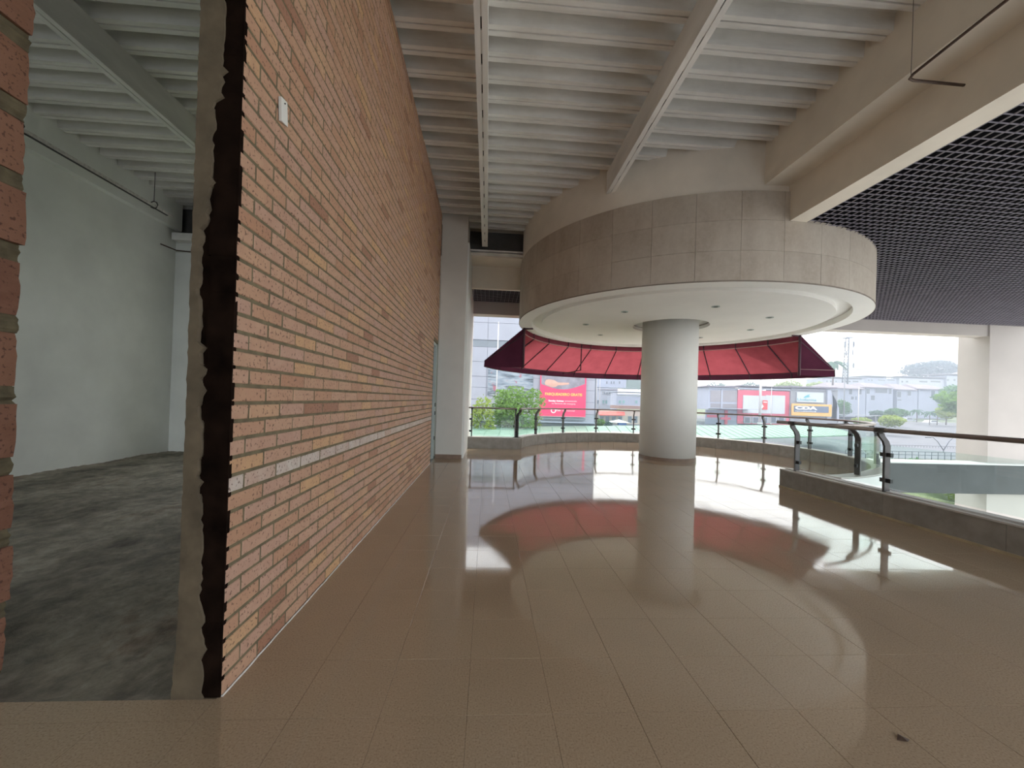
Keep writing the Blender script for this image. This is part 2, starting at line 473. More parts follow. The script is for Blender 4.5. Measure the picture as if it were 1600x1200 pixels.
# card hung on the wall
V, F = [], []
c4 = [(2.287, 3.142), (2.376, 3.172), (2.390, 3.038), (2.299, 3.012)]
V = [(XW+.006, y, z) for y, z in c4]+[(XW+.010+(.012 if i in (0, 3) else 0), y, z) for i, (y, z) in enumerate(c4)]
cdt = empty('wall_card', (XW+.01, 2.34, 3.09))
mesh('card', V, BF, 'paper', cdt)
tube('nail', [(XW-.005, 2.333, 3.135), (XW+.022, 2.333, 3.135)], .004, 'black', cdt)
tag(cdt, 'small white card nailed high on the brick wall', 'card')

# door in the gap beyond the brick wall
dr = struct(box('door_1', XW-.10, XW-.085, DY0+.07, DY1-.06, .02, DZ-.08, 'doorglass'))
mb = MB(); mb.box(XW-.13, XW-.03, DY0, DY0+.06, 0, DZ); mb.box(XW-.13, XW-.03, DY1-.06, DY1+.005, 0, DZ); mb.box(XW-.13, XW-.03, DY0+.06, DY1-.06, DZ-.07, DZ)
mb.build('door_frame', 'alu', dr)
mb = MB()
for z in (.45, 1.05, 1.25): mb.box(XW-.03, XW-.012, DY1-.055, DY1-.02, z, z+.09)
mb.build('hinge', 'steeldark', dr)
tube('door_handle', [(XW-.06, DY0+.14, .95), (XW-.045, DY0+.14, .97), (XW-.045, DY0+.14, 1.3), (XW-.06, DY0+.14, 1.32)], .012, 'stainless', dr)

# pier beyond the door
struct(box('wall_pier', -1.225, -.60, 9.635, 13.4, 0, 6.16, 'pier'))
struct(box('baseboard_pier', -1.23, -.592, 9.622, 9.636, 0, .10, 'skirt'))
struct(box('wall_pier_lining', -.602, -.555, 9.70, 13.4, 0, 5.3, 'white_wall'))

# ------------------------------------------------------------------ unfinished room beyond the wall
struct(box('wall_room_left', -8.0, -7.65, 1.0, 10.2, -.1, 6.16, 'room_wall'))
rb = struct(box('wall_room_front', -7.66, -6.2, 10.0, 10.25, -.1, 5.05, 'room_wall'))
struct(box('wall_room_front_spandrel', -6.2, -1.2, 10.0, 10.25, -.1, .4, 'room_wall'))  # hidden window opening above this piece is added to light the room
struct(box('wall_room_front_head', -6.2, -1.2, 10.0, 10.25, 4.4, 5.05, 'room_wall'))
struct(box('wall_room_front_end', -1.6, -1.2, 10.0, 10.25, .4, 4.4, 'room_wall'))
struct(box('trim_room_beam', -7.66, -7.52, 2.0, 10.0, 5.30, 6.16, 'room_wall'))
struct(box('trim_room_channel', -7.6, -1.45, 9.80, 10.0, 5.03, 5.20, 'steel'))
struct(box('wall_room_gap', -7.66, -1.3, 10.15, 10.25, 5.05, 6.16, 'steeldark'))
tag(tube('brown_conduit', [(-7.64, 9.55, 4.82), (-7.58, 9.93, 4.82), (-6.4, 9.96, 4.76)], .014, 'rust'), 'thin brown pipe bent round the far corner of the white room', 'pipe')
tag(tube('hanging_wire', [(-6.98, 9.97, 5.03), (-6.975, 9.96, 4.2), (-6.985, 9.97, 3.0)], .008, 'wire'), 'dark wire hanging down the far white room wall', 'wire')
tr = empty('light_rail', (-7.0, 7.5, 5.24))
mb = MB()
mb.box(-7.04, -7.02, 5.2, 8.9, 5.215, 5.265); mb.box(-6.98, -6.96, 5.2, 9.02, 5.215, 5.265); mb.build('rail', 'caulk', tr); box('rail_base', -7.02, -6.98, 5.2, 8.9, 5.205, 5.215, 'wire', tr)
for y in (6.2, 8.55):
    ring = [(-7.0+.075*cos(a*pi/4), y, 5.27+.075*sin(a*pi/4)) for a in range(9)]
    h = tube('hanger_ring', ring, .009, 'wire', tr, 6)
    tube('hanger_wire', [(-7.0, y, 5.345), (-7.0, y, 5.95)], .006, 'wire', tr, 6)
tag(tr, 'long galvanised rail hung on wires along the white room wall', 'rail')

# ------------------------------------------------------------------ decking ceiling and beams
ceil = struct(box('ceiling', -8.0, 5.4, -4.2, 13.4, 6.15, 6.30, 'steeldark'))
P = .366; Xa, Xb = -7.80, 5.02
def deckprof():
    # y, z over one module, underside first
    return [(0, 6.11), (.092, 6.11), (.108, ZC), (.172, ZC), (.177, ZC+.03), (.187, ZC+.03), (.192, ZC), (.256, ZC), (.272, 6.11), (P, 6.11)]
pr = deckprof(); me0 = None
for i in range(40):
    y = 4.18+P*(i-22)
    if y > 10.3: break
    if me0 is None:
        V = [(Xa, a, b) for a, b in pr]+[(Xb, a, b) for a, b in pr]+[(Xa, a, b+.012) for a, b in pr]+[(Xb, a, b+.012) for a, b in pr]
        k = len(pr); F = []
        for q in range(k-1): F += [(q, q+1, k+q+1, k+q), (2*k+q, 3*k+q, 3*k+q+1, 2*k+q+1)]
        o = mesh('deck_rib', V, F, 'deck', ceil); me0 = o.data
    else: o = link(bpy.data.objects.new('deck_rib', me0), ceil)
    o.location = (0, y, rnd.uniform(-.003, .003))
def steel_beam(x0, y0, y1, label):
    e = empty('steel_beam', (x0+.07, y0, 5.5))
    box('web', x0, x0+.012, y0, y1, 5.52, ZC, 'steel', e); box('web', x0+.128, x0+.14, y0, y1, 5.52, ZC, 'steel', e)
    box('flange', x0-.004, x0+.062, y0, y1, 5.50, 5.522, 'steel', e); box('flange', x0+.078, x0+.144, y0, y1, 5.50, 5.522, 'steel', e)
    box('infill', x0+.012, x0+.128, y0, y1, 5.535, 5.55, 'steeldark', e)
    for i in range(int((y1-y0)/.45)):
        box('weld_plate', x0+.058, x0+.082, y0+.2+i*.45, y0+.5+i*.45, 5.512, 5.526, 'steel', e)
    return tag(e, label, 'beam', 'galvanised box beams under the decking')
steel_beam(-.265, -4.0, 10.42, 'pale galvanised beam running the length of the ceiling beside the brick wall')
steel_beam(2.165, -4.0, 7.45, 'galvanised beam ending against the round bulkhead above the drum')
steel_beam(-5.045, 2.0, 10.0, 'galvanised ceiling beam inside the unfinished room on the left')
# steel and drop beams at the far end
sb = empty('cross_beam', (.2, 10.5, 5.4))
box('web', -.6, 1.6, 10.50, 10.53, 5.42, ZC, 'steeldark', sb); box('flange', -.6, 1.6, 10.42, 10.62, 5.38, 5.42, 'steel', sb); box('flange', -.6, 1.6, 10.44, 10.60, 5.33, 5.352, 'steel', sb)
tag(sb, 'dark steel cross beam with pale bottom flange beyond the pier', 'beam')
struct(box('ceiling_drop', -.6, 1.7, 10.62, 11.45, 5.30, 6.16, 'cream'))
struct(box('wall_drop', -.6, 1.7, 11.38, 11.50, 4.66, 5.32, 'cream'))
# concrete beams beside the void
struct(box('ceiling_beam_upper', 4.60, 5.04, -4.0, 6.45, 5.265, 6.16, 'cream'))
struct(box('ceiling_beam_lower', 5.03, 5.34, -4.0, 6.45, 4.655, 6.16, 'cream'))
pp = empty('hanging_conduit', (4.33, 3.87, 5.0))
tube('pipe', [(4.28, .5, 5.02), (4.31, 3.3, 5.0), (4.325, 3.82, 4.995), (4.345, 3.87, 4.99), (4.40, 3.88, 4.985), (4.965, 3.87, 4.97)], .014, 'rust', pp)
tube('wire', [(4.335, 3.85, 5.0), (4.33, 3.84, 5.4), (4.345, 3.85, 5.93)], .0025, 'wire', pp, 5)
tag(pp, 'bent brown conduit hanging on a wire beside the cream beam', 'conduit')

# ------------------------------------------------------------------ drum, bulkhead, soffit, column
drum = struct(sector('drum', rect(3.85, RC-.03, 3.62, 5.14), 0, 360, 96, 'joint'))
rows = [(3.625, 4.13), (4.133, 4.65), (4.653, 5.15)]
ncol = 36
for q, (z0, z1) in enumerate(rows):
    for i in range(ncol):
        a0 = i*360/ncol+.03; a1 = (i+1)*360/ncol-.03
        sector('concrete_panel', rect(RC-.035, RC+rnd.uniform(-.002, .002), z0, z1), a0, a1, 4, 'concrete', drum)
struct(sector('trim_drum_edge', rect(RC-.06, RC+.004, 3.601, 3.622), 0, 360, 128, 'joint'))
struct(sector('wall_bulkhead', rect(RC-.20, RC-.035, 5.14, 6.04), 0, 360, 128, 'bulk', smooth=False))
struct(sector('ceiling_drum_rim', [(3.80, 3.60), (RC-.005, 3.60), (RC-.005, 3.63), (3.80, 3.75)], 0, 360, 128, 'soffit'))
struct(sector('ceiling_drum_cove', [(3.45, 3.70), (3.80, 3.74), (3.80, 3.80), (3.45, 3.80)], 0, 360, 128, 'soffit'))
struct(sector('ceiling_drum', rect(.98, 3.52, 3.625, 3.71), 0, 360, 128, 'soffit'))
struct(sector('ceiling_drum_ring', rect(.70, 1.0, 3.75, 3.80), 0, 360, 64, 'white_wall'))
struct(sector('wall_drum_inner', rect(3.80, 3.86, 3.74, 3.9), 0, 360, 96, 'soffit'))
for a in (0, 42, 128, 174, 219, 268, 318):
    x, y = CX+2.3*cos(radians(a)), CY+2.3*sin(radians(a))
    names = {0: 'right of the column', 42: 'behind the column at right', 128: 'behind the column at left', 174: 'at the left of the soffit',
             219: 'nearest on the left of the column', 268: 'nearest, just right of the column top', 318: 'nearest at the right of the soffit'}
    e = empty('downlight', (x, y, 3.62))
    V, F = sectorg(x, y, rect(.055, .085, 3.612, 3.626), 0, 360, 20); mesh('trim_ring', V, F, 'alu', e)
    V, F = sectorg(x, y, rect(.0, .056, 3.619, 3.6245), 0, 360, 20); mesh('lens', V, F, 'lampblack', e)
    tag(e, 'small unlit round downlight in the white soffit, '+names[a], 'downlight', 'downlights in the round soffit')
colm = empty('column', (CX, CY, 0))
sector('shaft', rect(.0, .722, .0, 3.78), 0, 360, 96, 'column', colm, smooth=False)
for p in colm.children[0].data.polygons:
    if abs(p.normal.z) < .5: p.use_smooth = True
sector('base_ring', rect(.70, .735, .0, .09), 0, 360, 96, 'skirt', colm)
tag(colm, 'thick round white column standing under the concrete drum', 'column')

# ------------------------------------------------------------------ curbs
cr = struct(sector('wall_curb_round', rect(RC+.03, RC+.22, -.02, .315), -77, 162, 120, 'joint'))
npan = 34
for i in range(npan):
    a0 = -77+239*i/npan+.05; a1 = -77+239*(i+1)/npan-.05
    sector('stone_panel', rect(RC+rnd.uniform(0, .003), RC+.04, .0, .318), a0, a1, 5, 'curb', cr)
    sector('coping', rect(RC-.012, RC+.245, .318, .338), a0, a1, 5, 'curbcap', cr)
struct(sector('trim_terrace_fascia', rect(RC+.20, RC+.26, -1.15, .316), -77, 162, 120, 'fascia'))
struct(sector('floor_terrace_slab', rect(.05, RC+.2, -1.1, -.34), 0, 360, 96, 'fascia'))
cs = struct(box('wall_curb_right', 5.53, 5.73, -4.0, 7.05, -.02, .315, 'joint'))
y = 7.05; k = 0
while y > -4.0:
    y1 = max(y-(1.30 if k else .62), -4.0)
    box('stone_panel', 5.50+rnd.uniform(0, .003), 5.54, y1+.002, y-.002, .012, .318, 'curb', cs)
    box('coping', 5.49, 5.76, y1+.001, y-.001, .318, .338, 'curbcap', cs)
    y = y1; k += 1
box('stone_panel', 5.505, 5.75, 7.045, 7.06, .012, .318, 'curb', cs)
box('coping_lip', 5.60, 5.74, -4.0, 7.04, .338, .352, 'fascia', cs)
box('skirting_strip', 5.488, 5.505, -4.0, 7.055, 0, .03, 'tanskirt', cs)
struct(box('trim_corridor_fascia', 5.70, 5.76, -4.0, 6.55, -1.15, .316, 'fascia'))
struct(box('floor_corridor_slab', -1.4, 5.7, -4.0, 11.9, -1.1, -.36, 'fascia'))
cl = struct(box('wall_curb_left', -.6, 1.06, 11.83, 12.02, -.02, .315, 'joint'))
for a, b in ((-.598, -.06), (-.057, .50), (.503, 1.04)):
    box('stone_panel', a, b, 11.80, 11.84, .0, .318, 'curb', cl); box('coping', a, b, 11.785, 12.04, .318, .338, 'curbcap', cl)

# ------------------------------------------------------------------ railings
def post(parent, bx, by, inx, iny, h0=.338, clampdirs=(1, -1)):
    """flat steel post: upright, then cranked inwards (inx,iny unit) under the handrail; clamps hold the glass on both sides"""
    i = Vector((inx, iny, 0)); t = Vector((-iny, inx, 0)); b = Vector((bx, by, 0))
    path = [(0, h0), (0, .98), (.025, 1.05), (.085, 1.12), (.10, 1.165)]
    w_ = .042; d_ = .010
    V = []; F = []
    for q, (off, z) in enumerate(path):
        c = b+i*off+Vector((0, 0, z))
        for si, st in ((-1, -1), (1, -1), (1, 1), (-1, 1)):
            V.append(c+i*si*w_+t*st*d_*1.6)
    for q in range(len(path)-1):
        for s in range(4): F.append((4*q+s, 4*q+(s+1) % 4, 4*q+4+(s+1) % 4, 4*q+4+s))
    F += [(3, 2, 1, 0), tuple(4*(len(path)-1)+s for s in range(4))]
    p = mesh('post', V, F, 'stainless', parent)  # upright
    for z in (.50, .86):
        for sd in clampdirs:
            c = b+t*sd*.045+Vector((0, 0, z)); mb = MB()
            V = [c+i*a*.020+t*bb*.032+Vector((0, 0, cc*.028)) for a, bb, cc in
                 ((-1, -1, -1), (1, -1, -1), (1, 1, -1), (-1, 1, -1), (-1, -1, 1), (1, -1, 1), (1, 1, 1), (-1, 1, 1))]
            mesh('clamp', V, BF, 'black', p if p.parent is None else parent)
    V, F = tubeg([b+i*.10+Vector((0, 0, 1.15)), b+i*.10+Vector((0, 0, 1.20))], .034, 8)
    mesh('saddle', V, F, 'steeldark', parent)
rr = empty('corridor_railing', (5.62, 3.0, .338))
ys = [6.80, 5.20, 3.60, 2.0, .4]
for y in ys: post(rr, 5.62, y, -1, 0, clampdirs=(1, -1) if y < 6.7 else (1,))
tube('handrail', [(5.52, 7.16, 1.205), (5.52, 5.0, 1.205), (5.52, 2.5, 1.205), (5.52, -.5, 1.205)], .030, 'rail', rr, 12)
for y in ys[:4]:
    tube('handrail_sleeve', [(5.52, y-.07, 1.205), (5.52, y+.07, 1.205)], .0335, 'steeldark', rr, 12)
for a, b in zip(ys[:-1], ys[1:]):
    box('glass_pane', 5.614, 5.624, b+.045, a-.045, .40, 1.0, 'glass', rr)
tag(rr, 'steel and glass railing with bronze handrail on the grey curb beside the void', 'railing')
tr2 = empty('terrace_railing', (CX, CY+4.28, .338))
angs = [160-19.7*k for k in range(13)]
angs = [a for a in angs if a > -40]+[-68.0]
RR = RC+.12
for a in angs: post(tr2, CX+RR*cos(radians(a)), CY+RR*sin(radians(a)), -cos(radians(a)), -sin(radians(a)))
for a, b in zip(angs[:-1], angs[1:]):
    d = .62
    sector('glass_pane', rect(RR-.005, RR+.005, .40, 1.0), b+d, a-d, 8, 'glass', tr2)
hr = [(CX+(RR-.10)*cos(radians(161-i*2.0)), CY+(RR-.10)*sin(radians(161-i*2.0)), 1.205) for i in range(120)]
tube('handrail', hr, .026, 'rail', tr2, 10)
tag(tr2, 'curved glass railing round the edge of the circular terrace', 'railing')
tl = empty('short_railing', (.2, 11.92, .338))  
for x, cdirs in ((-.45, (-1,)), (.86, (1,))):
    post(tl, x, 11.93, 0, -1, clampdirs=cdirs)
box('glass_pane', -.40, .81, 11.925, 11.935, .40, 1.0, 'glass', tl)
tube('handrail', [(-.55, 11.83, 1.205), (.3, 11.83, 1.205), (.90, 11.83, 1.205)], .027, 'rail', tl, 10)
tag(tl, 'short straight glass railing between the white pier and the round terrace', 'railing')

# ------------------------------------------------------------------ awning
aw = empty('awning', (CX, CY+4.1, 3.5))
A0, A1, NB = 165.0, 5.0, 11
RI, RO, ZT, ZM, ZB = 4.06, 5.25, 3.61, 3.44, 2.44
VB = .19
for k in range(NB):
    a0 = A0+(A1-A0)*k/NB; a1 = A0+(A1-A0)*(k+1)/NB
    def skin(name, p, mat):
        V = []; F = []; n = 4
        for i in range(n+1):
            a = radians(a0+(a1-a0)*i/n)
            for r, z in p: V.append((CX+r*cos(a), CY+r*sin(a), z))
        m = len(p)
        for i in range(n):
            for q in range(m-1): F.append((i*m+q, (i+1)*m+q, (i+1)*m+q+1, i*m+q+1))
        return mesh(name, V, F, mat, aw)
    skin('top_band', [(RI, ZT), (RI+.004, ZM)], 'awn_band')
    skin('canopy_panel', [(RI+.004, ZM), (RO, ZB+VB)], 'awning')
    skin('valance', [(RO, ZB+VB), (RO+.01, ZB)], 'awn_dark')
for k in range(NB+1):
    a = radians(A0+(A1-A0)*k/NB); c, s = cos(a), sin(a)
    pt = lambda r, z: (CX+r*c, CY+r*s, z)
    tube('rib', [pt(RI-.02, ZT+.02), pt(RI-.02, ZM-.01), pt(RO-.02, ZB+VB-.01), pt(RO-.01, ZB+.01)], .020, 'awn_frame', aw, 6)
def hoop(name, r, z, rad, mat):
    return tube(name, [(CX+r*cos(radians(A0+(A1-A0)*i/60)), CY+r*sin(radians(A0+(A1-A0)*i/60)), z) for i in range(61)], rad, mat, aw, 6)
hoop('hoop', RI-.02, ZM-.005, .013, 'awn_trim'); hoop('hoop', RO-.015, ZB+VB-.005, .016, 'awn_frame'); hoop('hoop', RO-.005, ZB+.012, .012, 'awn_frame')
for a_, nm in ((A0, -1), (A1, 1)):
    a = radians(a_); c, s = cos(a), sin(a); t = Vector((-s, c, 0))*(.006)
    P3 = [Vector((CX+RI*c, CY+RI*s, ZT)), Vector((CX+RO*c, CY+RO*s, ZB+VB)), Vector((CX+RO*c, CY+RO*s, ZB)), Vector((CX+RI*c, CY+RI*s, ZB))]
    V = [p-t for p in P3]+[p+t for p in P3]
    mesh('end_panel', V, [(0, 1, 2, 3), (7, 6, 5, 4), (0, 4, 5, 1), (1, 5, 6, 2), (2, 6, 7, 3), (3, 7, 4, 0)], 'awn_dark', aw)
    tube('end_post', [(CX+RI*c, CY+RI*s, ZT+.05), (CX+RI*c, CY+RI*s, ZB-.01)], .035, 'awn_frame', aw, 8)
    tube('end_piping', [(CX+RI*c-t.x*2, CY+RI*s-t.y*2, ZB+VB-.02), (CX+RO*c-t.x*2, CY+RO*s-t.y*2, ZB+VB)], .008, 'awn_trim', aw, 5)
    tube('bracket', [(CX+RI*c, CY+RI*s, 3.575), (CX+(RI-.26)*c, CY+(RI-.26)*s, 3.575)], .022, 'awn_frame', aw, 6)
a = radians(112.5); c, s = cos(a), sin(a)
tube('stay', [(CX+RI*c, CY+RI*s, ZT), (CX+(RI+.02)*c, CY+(RI+.02)*s, ZB+.2)], .022, 'awn_frame', aw, 6)
tube('stay', [(CX+RI*c, CY+RI*s, ZB+.2), (CX+RO*c, CY+RO*s, ZB+.12)], .018, 'awn_frame', aw, 6)
tag(aw, 'dark red fabric awning curving round the far side of the drum', 'awning')

# ------------------------------------------------------------------ atrium: grid ceiling, lintels, front pillar, slab edge
gc = struct(box('ceiling_atrium', 5.30, 20.2, -4.2, 13.4, 5.95, 6.30, 'void'))
struct(box('ceiling_front_strip', -.6, 5.4, 11.5, 13.4, 5.6, 5.9, 'void'))
def segs(lo, hi, other, axis):
    """pieces of a line outside the drum"""
    d = abs(other-(CX if axis == 'y' else CY)); c0 = CY if axis == 'y' else CX
    if d >= RC: return [(lo, hi)]
    h = sqrt(RC*RC-d*d); out = []
    if c0-h > lo+.05: out.append((lo, min(c0-h, hi)))
    if c0+h < hi-.05: out.append((max(c0+h, lo), hi))
    return out
G = .125; ZG = 4.66
x = 5.36
while x < 19.5:
    for a, b in segs(1.2, 13.0, x, 'y'): box('slat', x, x+.007, a, b, ZG, ZG+.014, 'slat', gc)
    x += G
y = 1.2
while y < 12.99:
    for a, b in segs(5.345, 19.5, y, 'x'):
        if a >= 5.34: box('slat', a, b, y, y+.007, ZG+.0005, ZG+.0135, 'slat', gc)
    y += G
x = -.55
while x < 1.7:
    box('slat', x, x+.007, 11.5, 13.0, ZG, ZG+.014, 'slat', gc); x += G
y = 11.52
while y < 12.99:
    box('slat', -.55, 1.75, y, y+.007, ZG+.0005, ZG+.0135, 'slat', gc); y += G
struct(sector('wall_plenum', rect(RC+.006, RC+.016, ZG+.03, 5.96), -84, 72, 60, 'void'))
struct(box('wall_plenum_left', -.55, 1.75, 12.93, 12.995, ZG+.03, 5.6, 'void')); struct(box('wall_plenum_right', 8.2, 20.2, 12.93, 12.995, ZG+.03, 5.95, 'void'))
struct(box('wall_plenum_drop', -.55, 1.75, 11.505, 11.53, ZG+.03, 5.6, 'void'))
struct(box('wall_lintel_left', -1.3, 1.75, 13.0, 13.42, 4.27, 6.1, 'cream2'))
struct(box('wall_lintel_right', 8.2, 20.2, 13.0, 13.42, 4.27, 6.1, 'cream2'))
struct(box('wall_front_pillar', 17.82, 19.6, 12.95, 13.9, ZF, 4.9, 'cream2'))
sl = struct(box('wall_slab_edge', 8.6, 20.2, 12.75, 13.4, -1.32, -.30, 'slabgrey'))
box('coping', 8.6, 20.2, 12.70, 13.45, -.30, -.255, 'fascia', sl)  # white strip paints the sunlit top of the slab edge
struct(box('wall_back_light_stop', -3.5, 1.0, -4.3, -4.0, -.4, 6.3, 'white_wall'))  # unseen wall, added and sized to hold back daylight from behind
struct(box('wall_back_light_lintel', 1.0, 5.76, -4.3, -4.0, 4.7, 6.3, 'white_wall'))  # unseen lintel, added to limit the daylight coming in from behind
struct(box('floor_ground_hall', -1.3, 20.2, -4.0, 13.4, ZF-.2, ZF+.02, 'fascia'))  # unseen lower floor, kept white to bounce daylight upwards
struct(box('wall_light_block', -3.5, -3.36, -4.0, 2.1, -.1, 6.1, 'room_wall'))  # unseen wall added to keep light off the corridor's left floor
struct(box('wall_room_back', -8.0, -7.65, -4.0, 1.0, -.1, 6.1, 'room_wall'))
struct(box('floor_back_left', -7.66, XW-.19, -4.0, 1.975, -.35, -.0031, 'grout'))

# ================================================================== outside
def hz(Y):
    """terrain height outside"""
    st = [(13, ZF), (30, ZF), (45, -4.4), (90, -2.4), (118, -.4), (170, 2.5), (300, 8), (900, 10)]
    for (a, za), (b, zb) in zip(st[:-1], st[1:]):
        if Y <= b: return za+(zb-za)*max(0, Y-a)/(b-a)
    return st[-1][1]
X_ = {}
def ec(key, name, col, **kw):
    M[key] = simple(name, col, kw.pop('rough', .8), var=kw.pop('var', .08), scale=kw.pop('scale', .4), **kw)
ec('grass', 'dry grass ground', (.075, .105, .035), var=.4, scale=.25)
ec('asphalt', 'pale asphalt', (.095, .10, .12), var=.12)
ec('clad', 'lilac grey cladding', (.30, .305, .36), var=.04)
ec('cladgap', 'cladding shadow joint', (.13, .14, .17))
ec('bandgrey', 'grey glazing band', (.17, .19, .22))
ec('plinth', 'dark plinth', (.10, .115, .13))
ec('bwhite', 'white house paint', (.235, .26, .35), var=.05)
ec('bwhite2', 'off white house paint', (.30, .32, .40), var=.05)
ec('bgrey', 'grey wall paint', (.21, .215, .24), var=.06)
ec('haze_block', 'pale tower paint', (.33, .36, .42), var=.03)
ec('rooft', 'faded tile roof', (.15, .13, .16), var=.15, scale=2)
ec('roofb', 'brown roof', (.19, .11, .09), var=.15)
ec('win', 'dark window glass', (.06, .075, .10), rough=.25)
ec('wint', 'teal window glass', (.09, .22, .22), rough=.25)
ec('greenroof', 'pale green metal roof', (.13, .21, .165), rough=.5, var=.1, scale=1)
ec('red', 'red paint', (.50, .07, .12), var=.06)
ec('redsign', 'red sign', (.60, .035, .04), var=.04)
ec('pinkred', 'crimson billboard', (.72, .045, .13), var=.03)
ec('yellow', 'yellow lettering', (.80, .50, .12), var=0)
ec('lett', 'white lettering', (.70, .70, .70), var=0)
ec('orange', 'orange sign frame', (.62, .34, .08), var=.04)
ec('signblue', 'slate sign face', (.085, .11, .17), var=.05)
ec('signwhite', 'white sign face', (.42, .45, .49), var=.03)
ec('teal', 'teal logo paint', (.06, .30, .36), var=0)
ec('louver', 'grey louvre', (.24, .22, .24), var=.06)
ec('polew', 'white pole', (.46, .44, .46), var=.03)
ec('poleg', 'grey pole', (.20, .21, .23), var=.05)
ec('skin', 'printed skin tone', (.52, .30, .24), var=.12, scale=1.5)
ec('printgrey', 'printed grey cloth', (.22, .20, .24), var=.3, scale=1.2)
ec('carwhite', 'white car paint', (.50, .51, .54), rough=.3, var=0)
ec('carblue', 'blue tarpaulin', (.07, .16, .42), var=.1)
ec('awnred', 'red shop awning', (.62, .07, .05), var=.05)
ec('bark', 'tree bark', (.12, .09, .07), var=.3, scale=3)
ec('mast', 'mast steel', (.05, .06, .075), var=0)
ec('bounce_paving', 'pale forecourt paving', (.60, .57, .52), var=.08)  # light tone chosen so unseen ground reflects daylight into the building
ec('beigewall', 'beige wall', (.40, .33, .27), var=.08)
M['poster'] = mat_poster()
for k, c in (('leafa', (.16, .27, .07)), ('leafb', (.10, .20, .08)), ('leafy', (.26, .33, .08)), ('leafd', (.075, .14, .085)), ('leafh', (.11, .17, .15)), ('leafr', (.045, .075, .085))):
    M[k] = mat_leaf('foliage '+k, c)

# ground
V = []; F = []; ys_ = [13.4, 30, 45, 60, 90, 118, 170, 300, 900]
for y in ys_: V += [(-900, y, hz(y)-.02), (900, y, hz(y)-.02)]
for i in range(len(ys_)-1): F.append((2*i, 2*i+1, 2*i+3, 2*i+2))
gnd = struct(mesh('ground', V, F, 'grass'))
struct(mesh('ground_sides', [(-900, -500, ZF-.1), (900, -500, ZF-.1), (900, 13.4, ZF-.1), (-900, 13.4, ZF-.1)], [(0, 1, 2, 3)], 'asphalt'))
def strip(name, y0, y1, x0, x1, mat, dz=.02):
    return struct(mesh(name, [(x0, y0, hz(y0)+dz), (x1, y0, hz(y0)+dz), (x1, y1, hz(y1)+dz), (x0, y1, hz(y1)+dz)], [(0, 1, 2, 3)], mat))
strip('road_near', 46, 60, 8, 200, 'asphalt'); strip('road_far', 60, 90, 8, 200, 'asphalt'); strip('road_upper', 90, 106, 8, 200, 'asphalt')
# hills
def hill(x0, x1, Y, peaks, mat):
    n = 40; V = []; F = []
    for i in range(n+1):
        t = i/n; x = x0+(x1-x0)*t
        h = 6+sum(a*math.exp(-((t-c)/w_)**2) for a, c, w_ in peaks)+rnd.uniform(-.6, .6)
        V += [(x, Y, 0), (x, Y+60, h), (x, Y+140, 0)]
    for i in range(n):
        a = 3*i; F += [(a, a+3, a+4, a+1), (a+1, a+4, a+5, a+2)]
    return struct(mesh('ground_hill', V, F, mat, None, True))
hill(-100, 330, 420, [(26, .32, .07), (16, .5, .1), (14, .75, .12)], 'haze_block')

def leaves(cs, n, size, seed):
    """leaf blades scattered through a set of ellipsoid clumps (centre, rx, ry, rz)"""
    r = random.Random(seed); V = []; F = []
    tot = sum(c[1]*c[3] for c in cs)
    for c, rx, ry, rz in cs:
        for _ in range(int(n*rx*rz/tot)):
            while True:
                u = Vector((r.uniform(-1, 1), r.uniform(-1, 1), r.uniform(-1, 1)))
                if .35 < u.length < 1: break
            p = Vector((c[0]+u.x*rx, c[1]+u.y*ry, c[2]+u.z*rz)); s = size*r.uniform(.6, 1.4)
            a = Vector((r.gauss(0, 1), r.gauss(0, 1), r.gauss(0, .6))).normalized()
            b = a.cross(Vector((r.gauss(0, 1), r.gauss(0, 1), r.gauss(0, 1)))).normalized()
            k = len(V); V += [p-a*s, p+b*s*.45, p+a*s, p-b*s*.45]; F.append((k, k+1, k+2, k+3))
    return V, F
def tree(name, label, base, top, rx, mat, seed, clumps=6, n=1500, flat=.5, group=None, trunk=True, lsize=None):
    """base point, crown top height, crown half width"""
    r = random.Random(seed); e = empty(name, base); H_ = top-base[2]
    cz = base[2]+H_*(.66 if trunk else .5); rz = H_*(.34 if trunk else .5)
    cs = [((base[0], base[1], cz), rx*.7, rx*.6, rz)]
    for i in range(clumps):
        a = r.uniform(0, 2*pi); q = r.uniform(.3, .6)*rx
        cs.append(((base[0]+q*cos(a)*1.1, base[1]+q*sin(a)*.8, cz+r.uniform(-.45, .55)*rz), rx*r.uniform(.28, .45), rx*.4, rz*r.uniform(.3, .5)))
    V, F = leaves(cs, n, lsize or rx*.075, seed)
    mesh('foliage', V, F, mat, e)
    if trunk:
        b = Vector(base); tr_ = max(.05, rx*.05)
        tube('trunk', [b, b+Vector((.03*rx, 0, H_*.3)), b+Vector((-.02*rx, 0, H_*.6))], [tr_, tr_*.8, tr_*.5], 'bark', e, 7)
        mb = MB()
        for i in range(5):
            a = r.uniform(0, 2*pi); mb.tube([b+Vector((0, 0, H_*(.34+.05*i))), b+Vector((rx*.5*cos(a), rx*.5*sin(a), H_*(.6+.05*i)))], [tr_*.5, tr_*.2], 5)
        mb.build('branches', 'bark', e)
    return tag(e, label, 'tree' if trunk else 'bush', group)
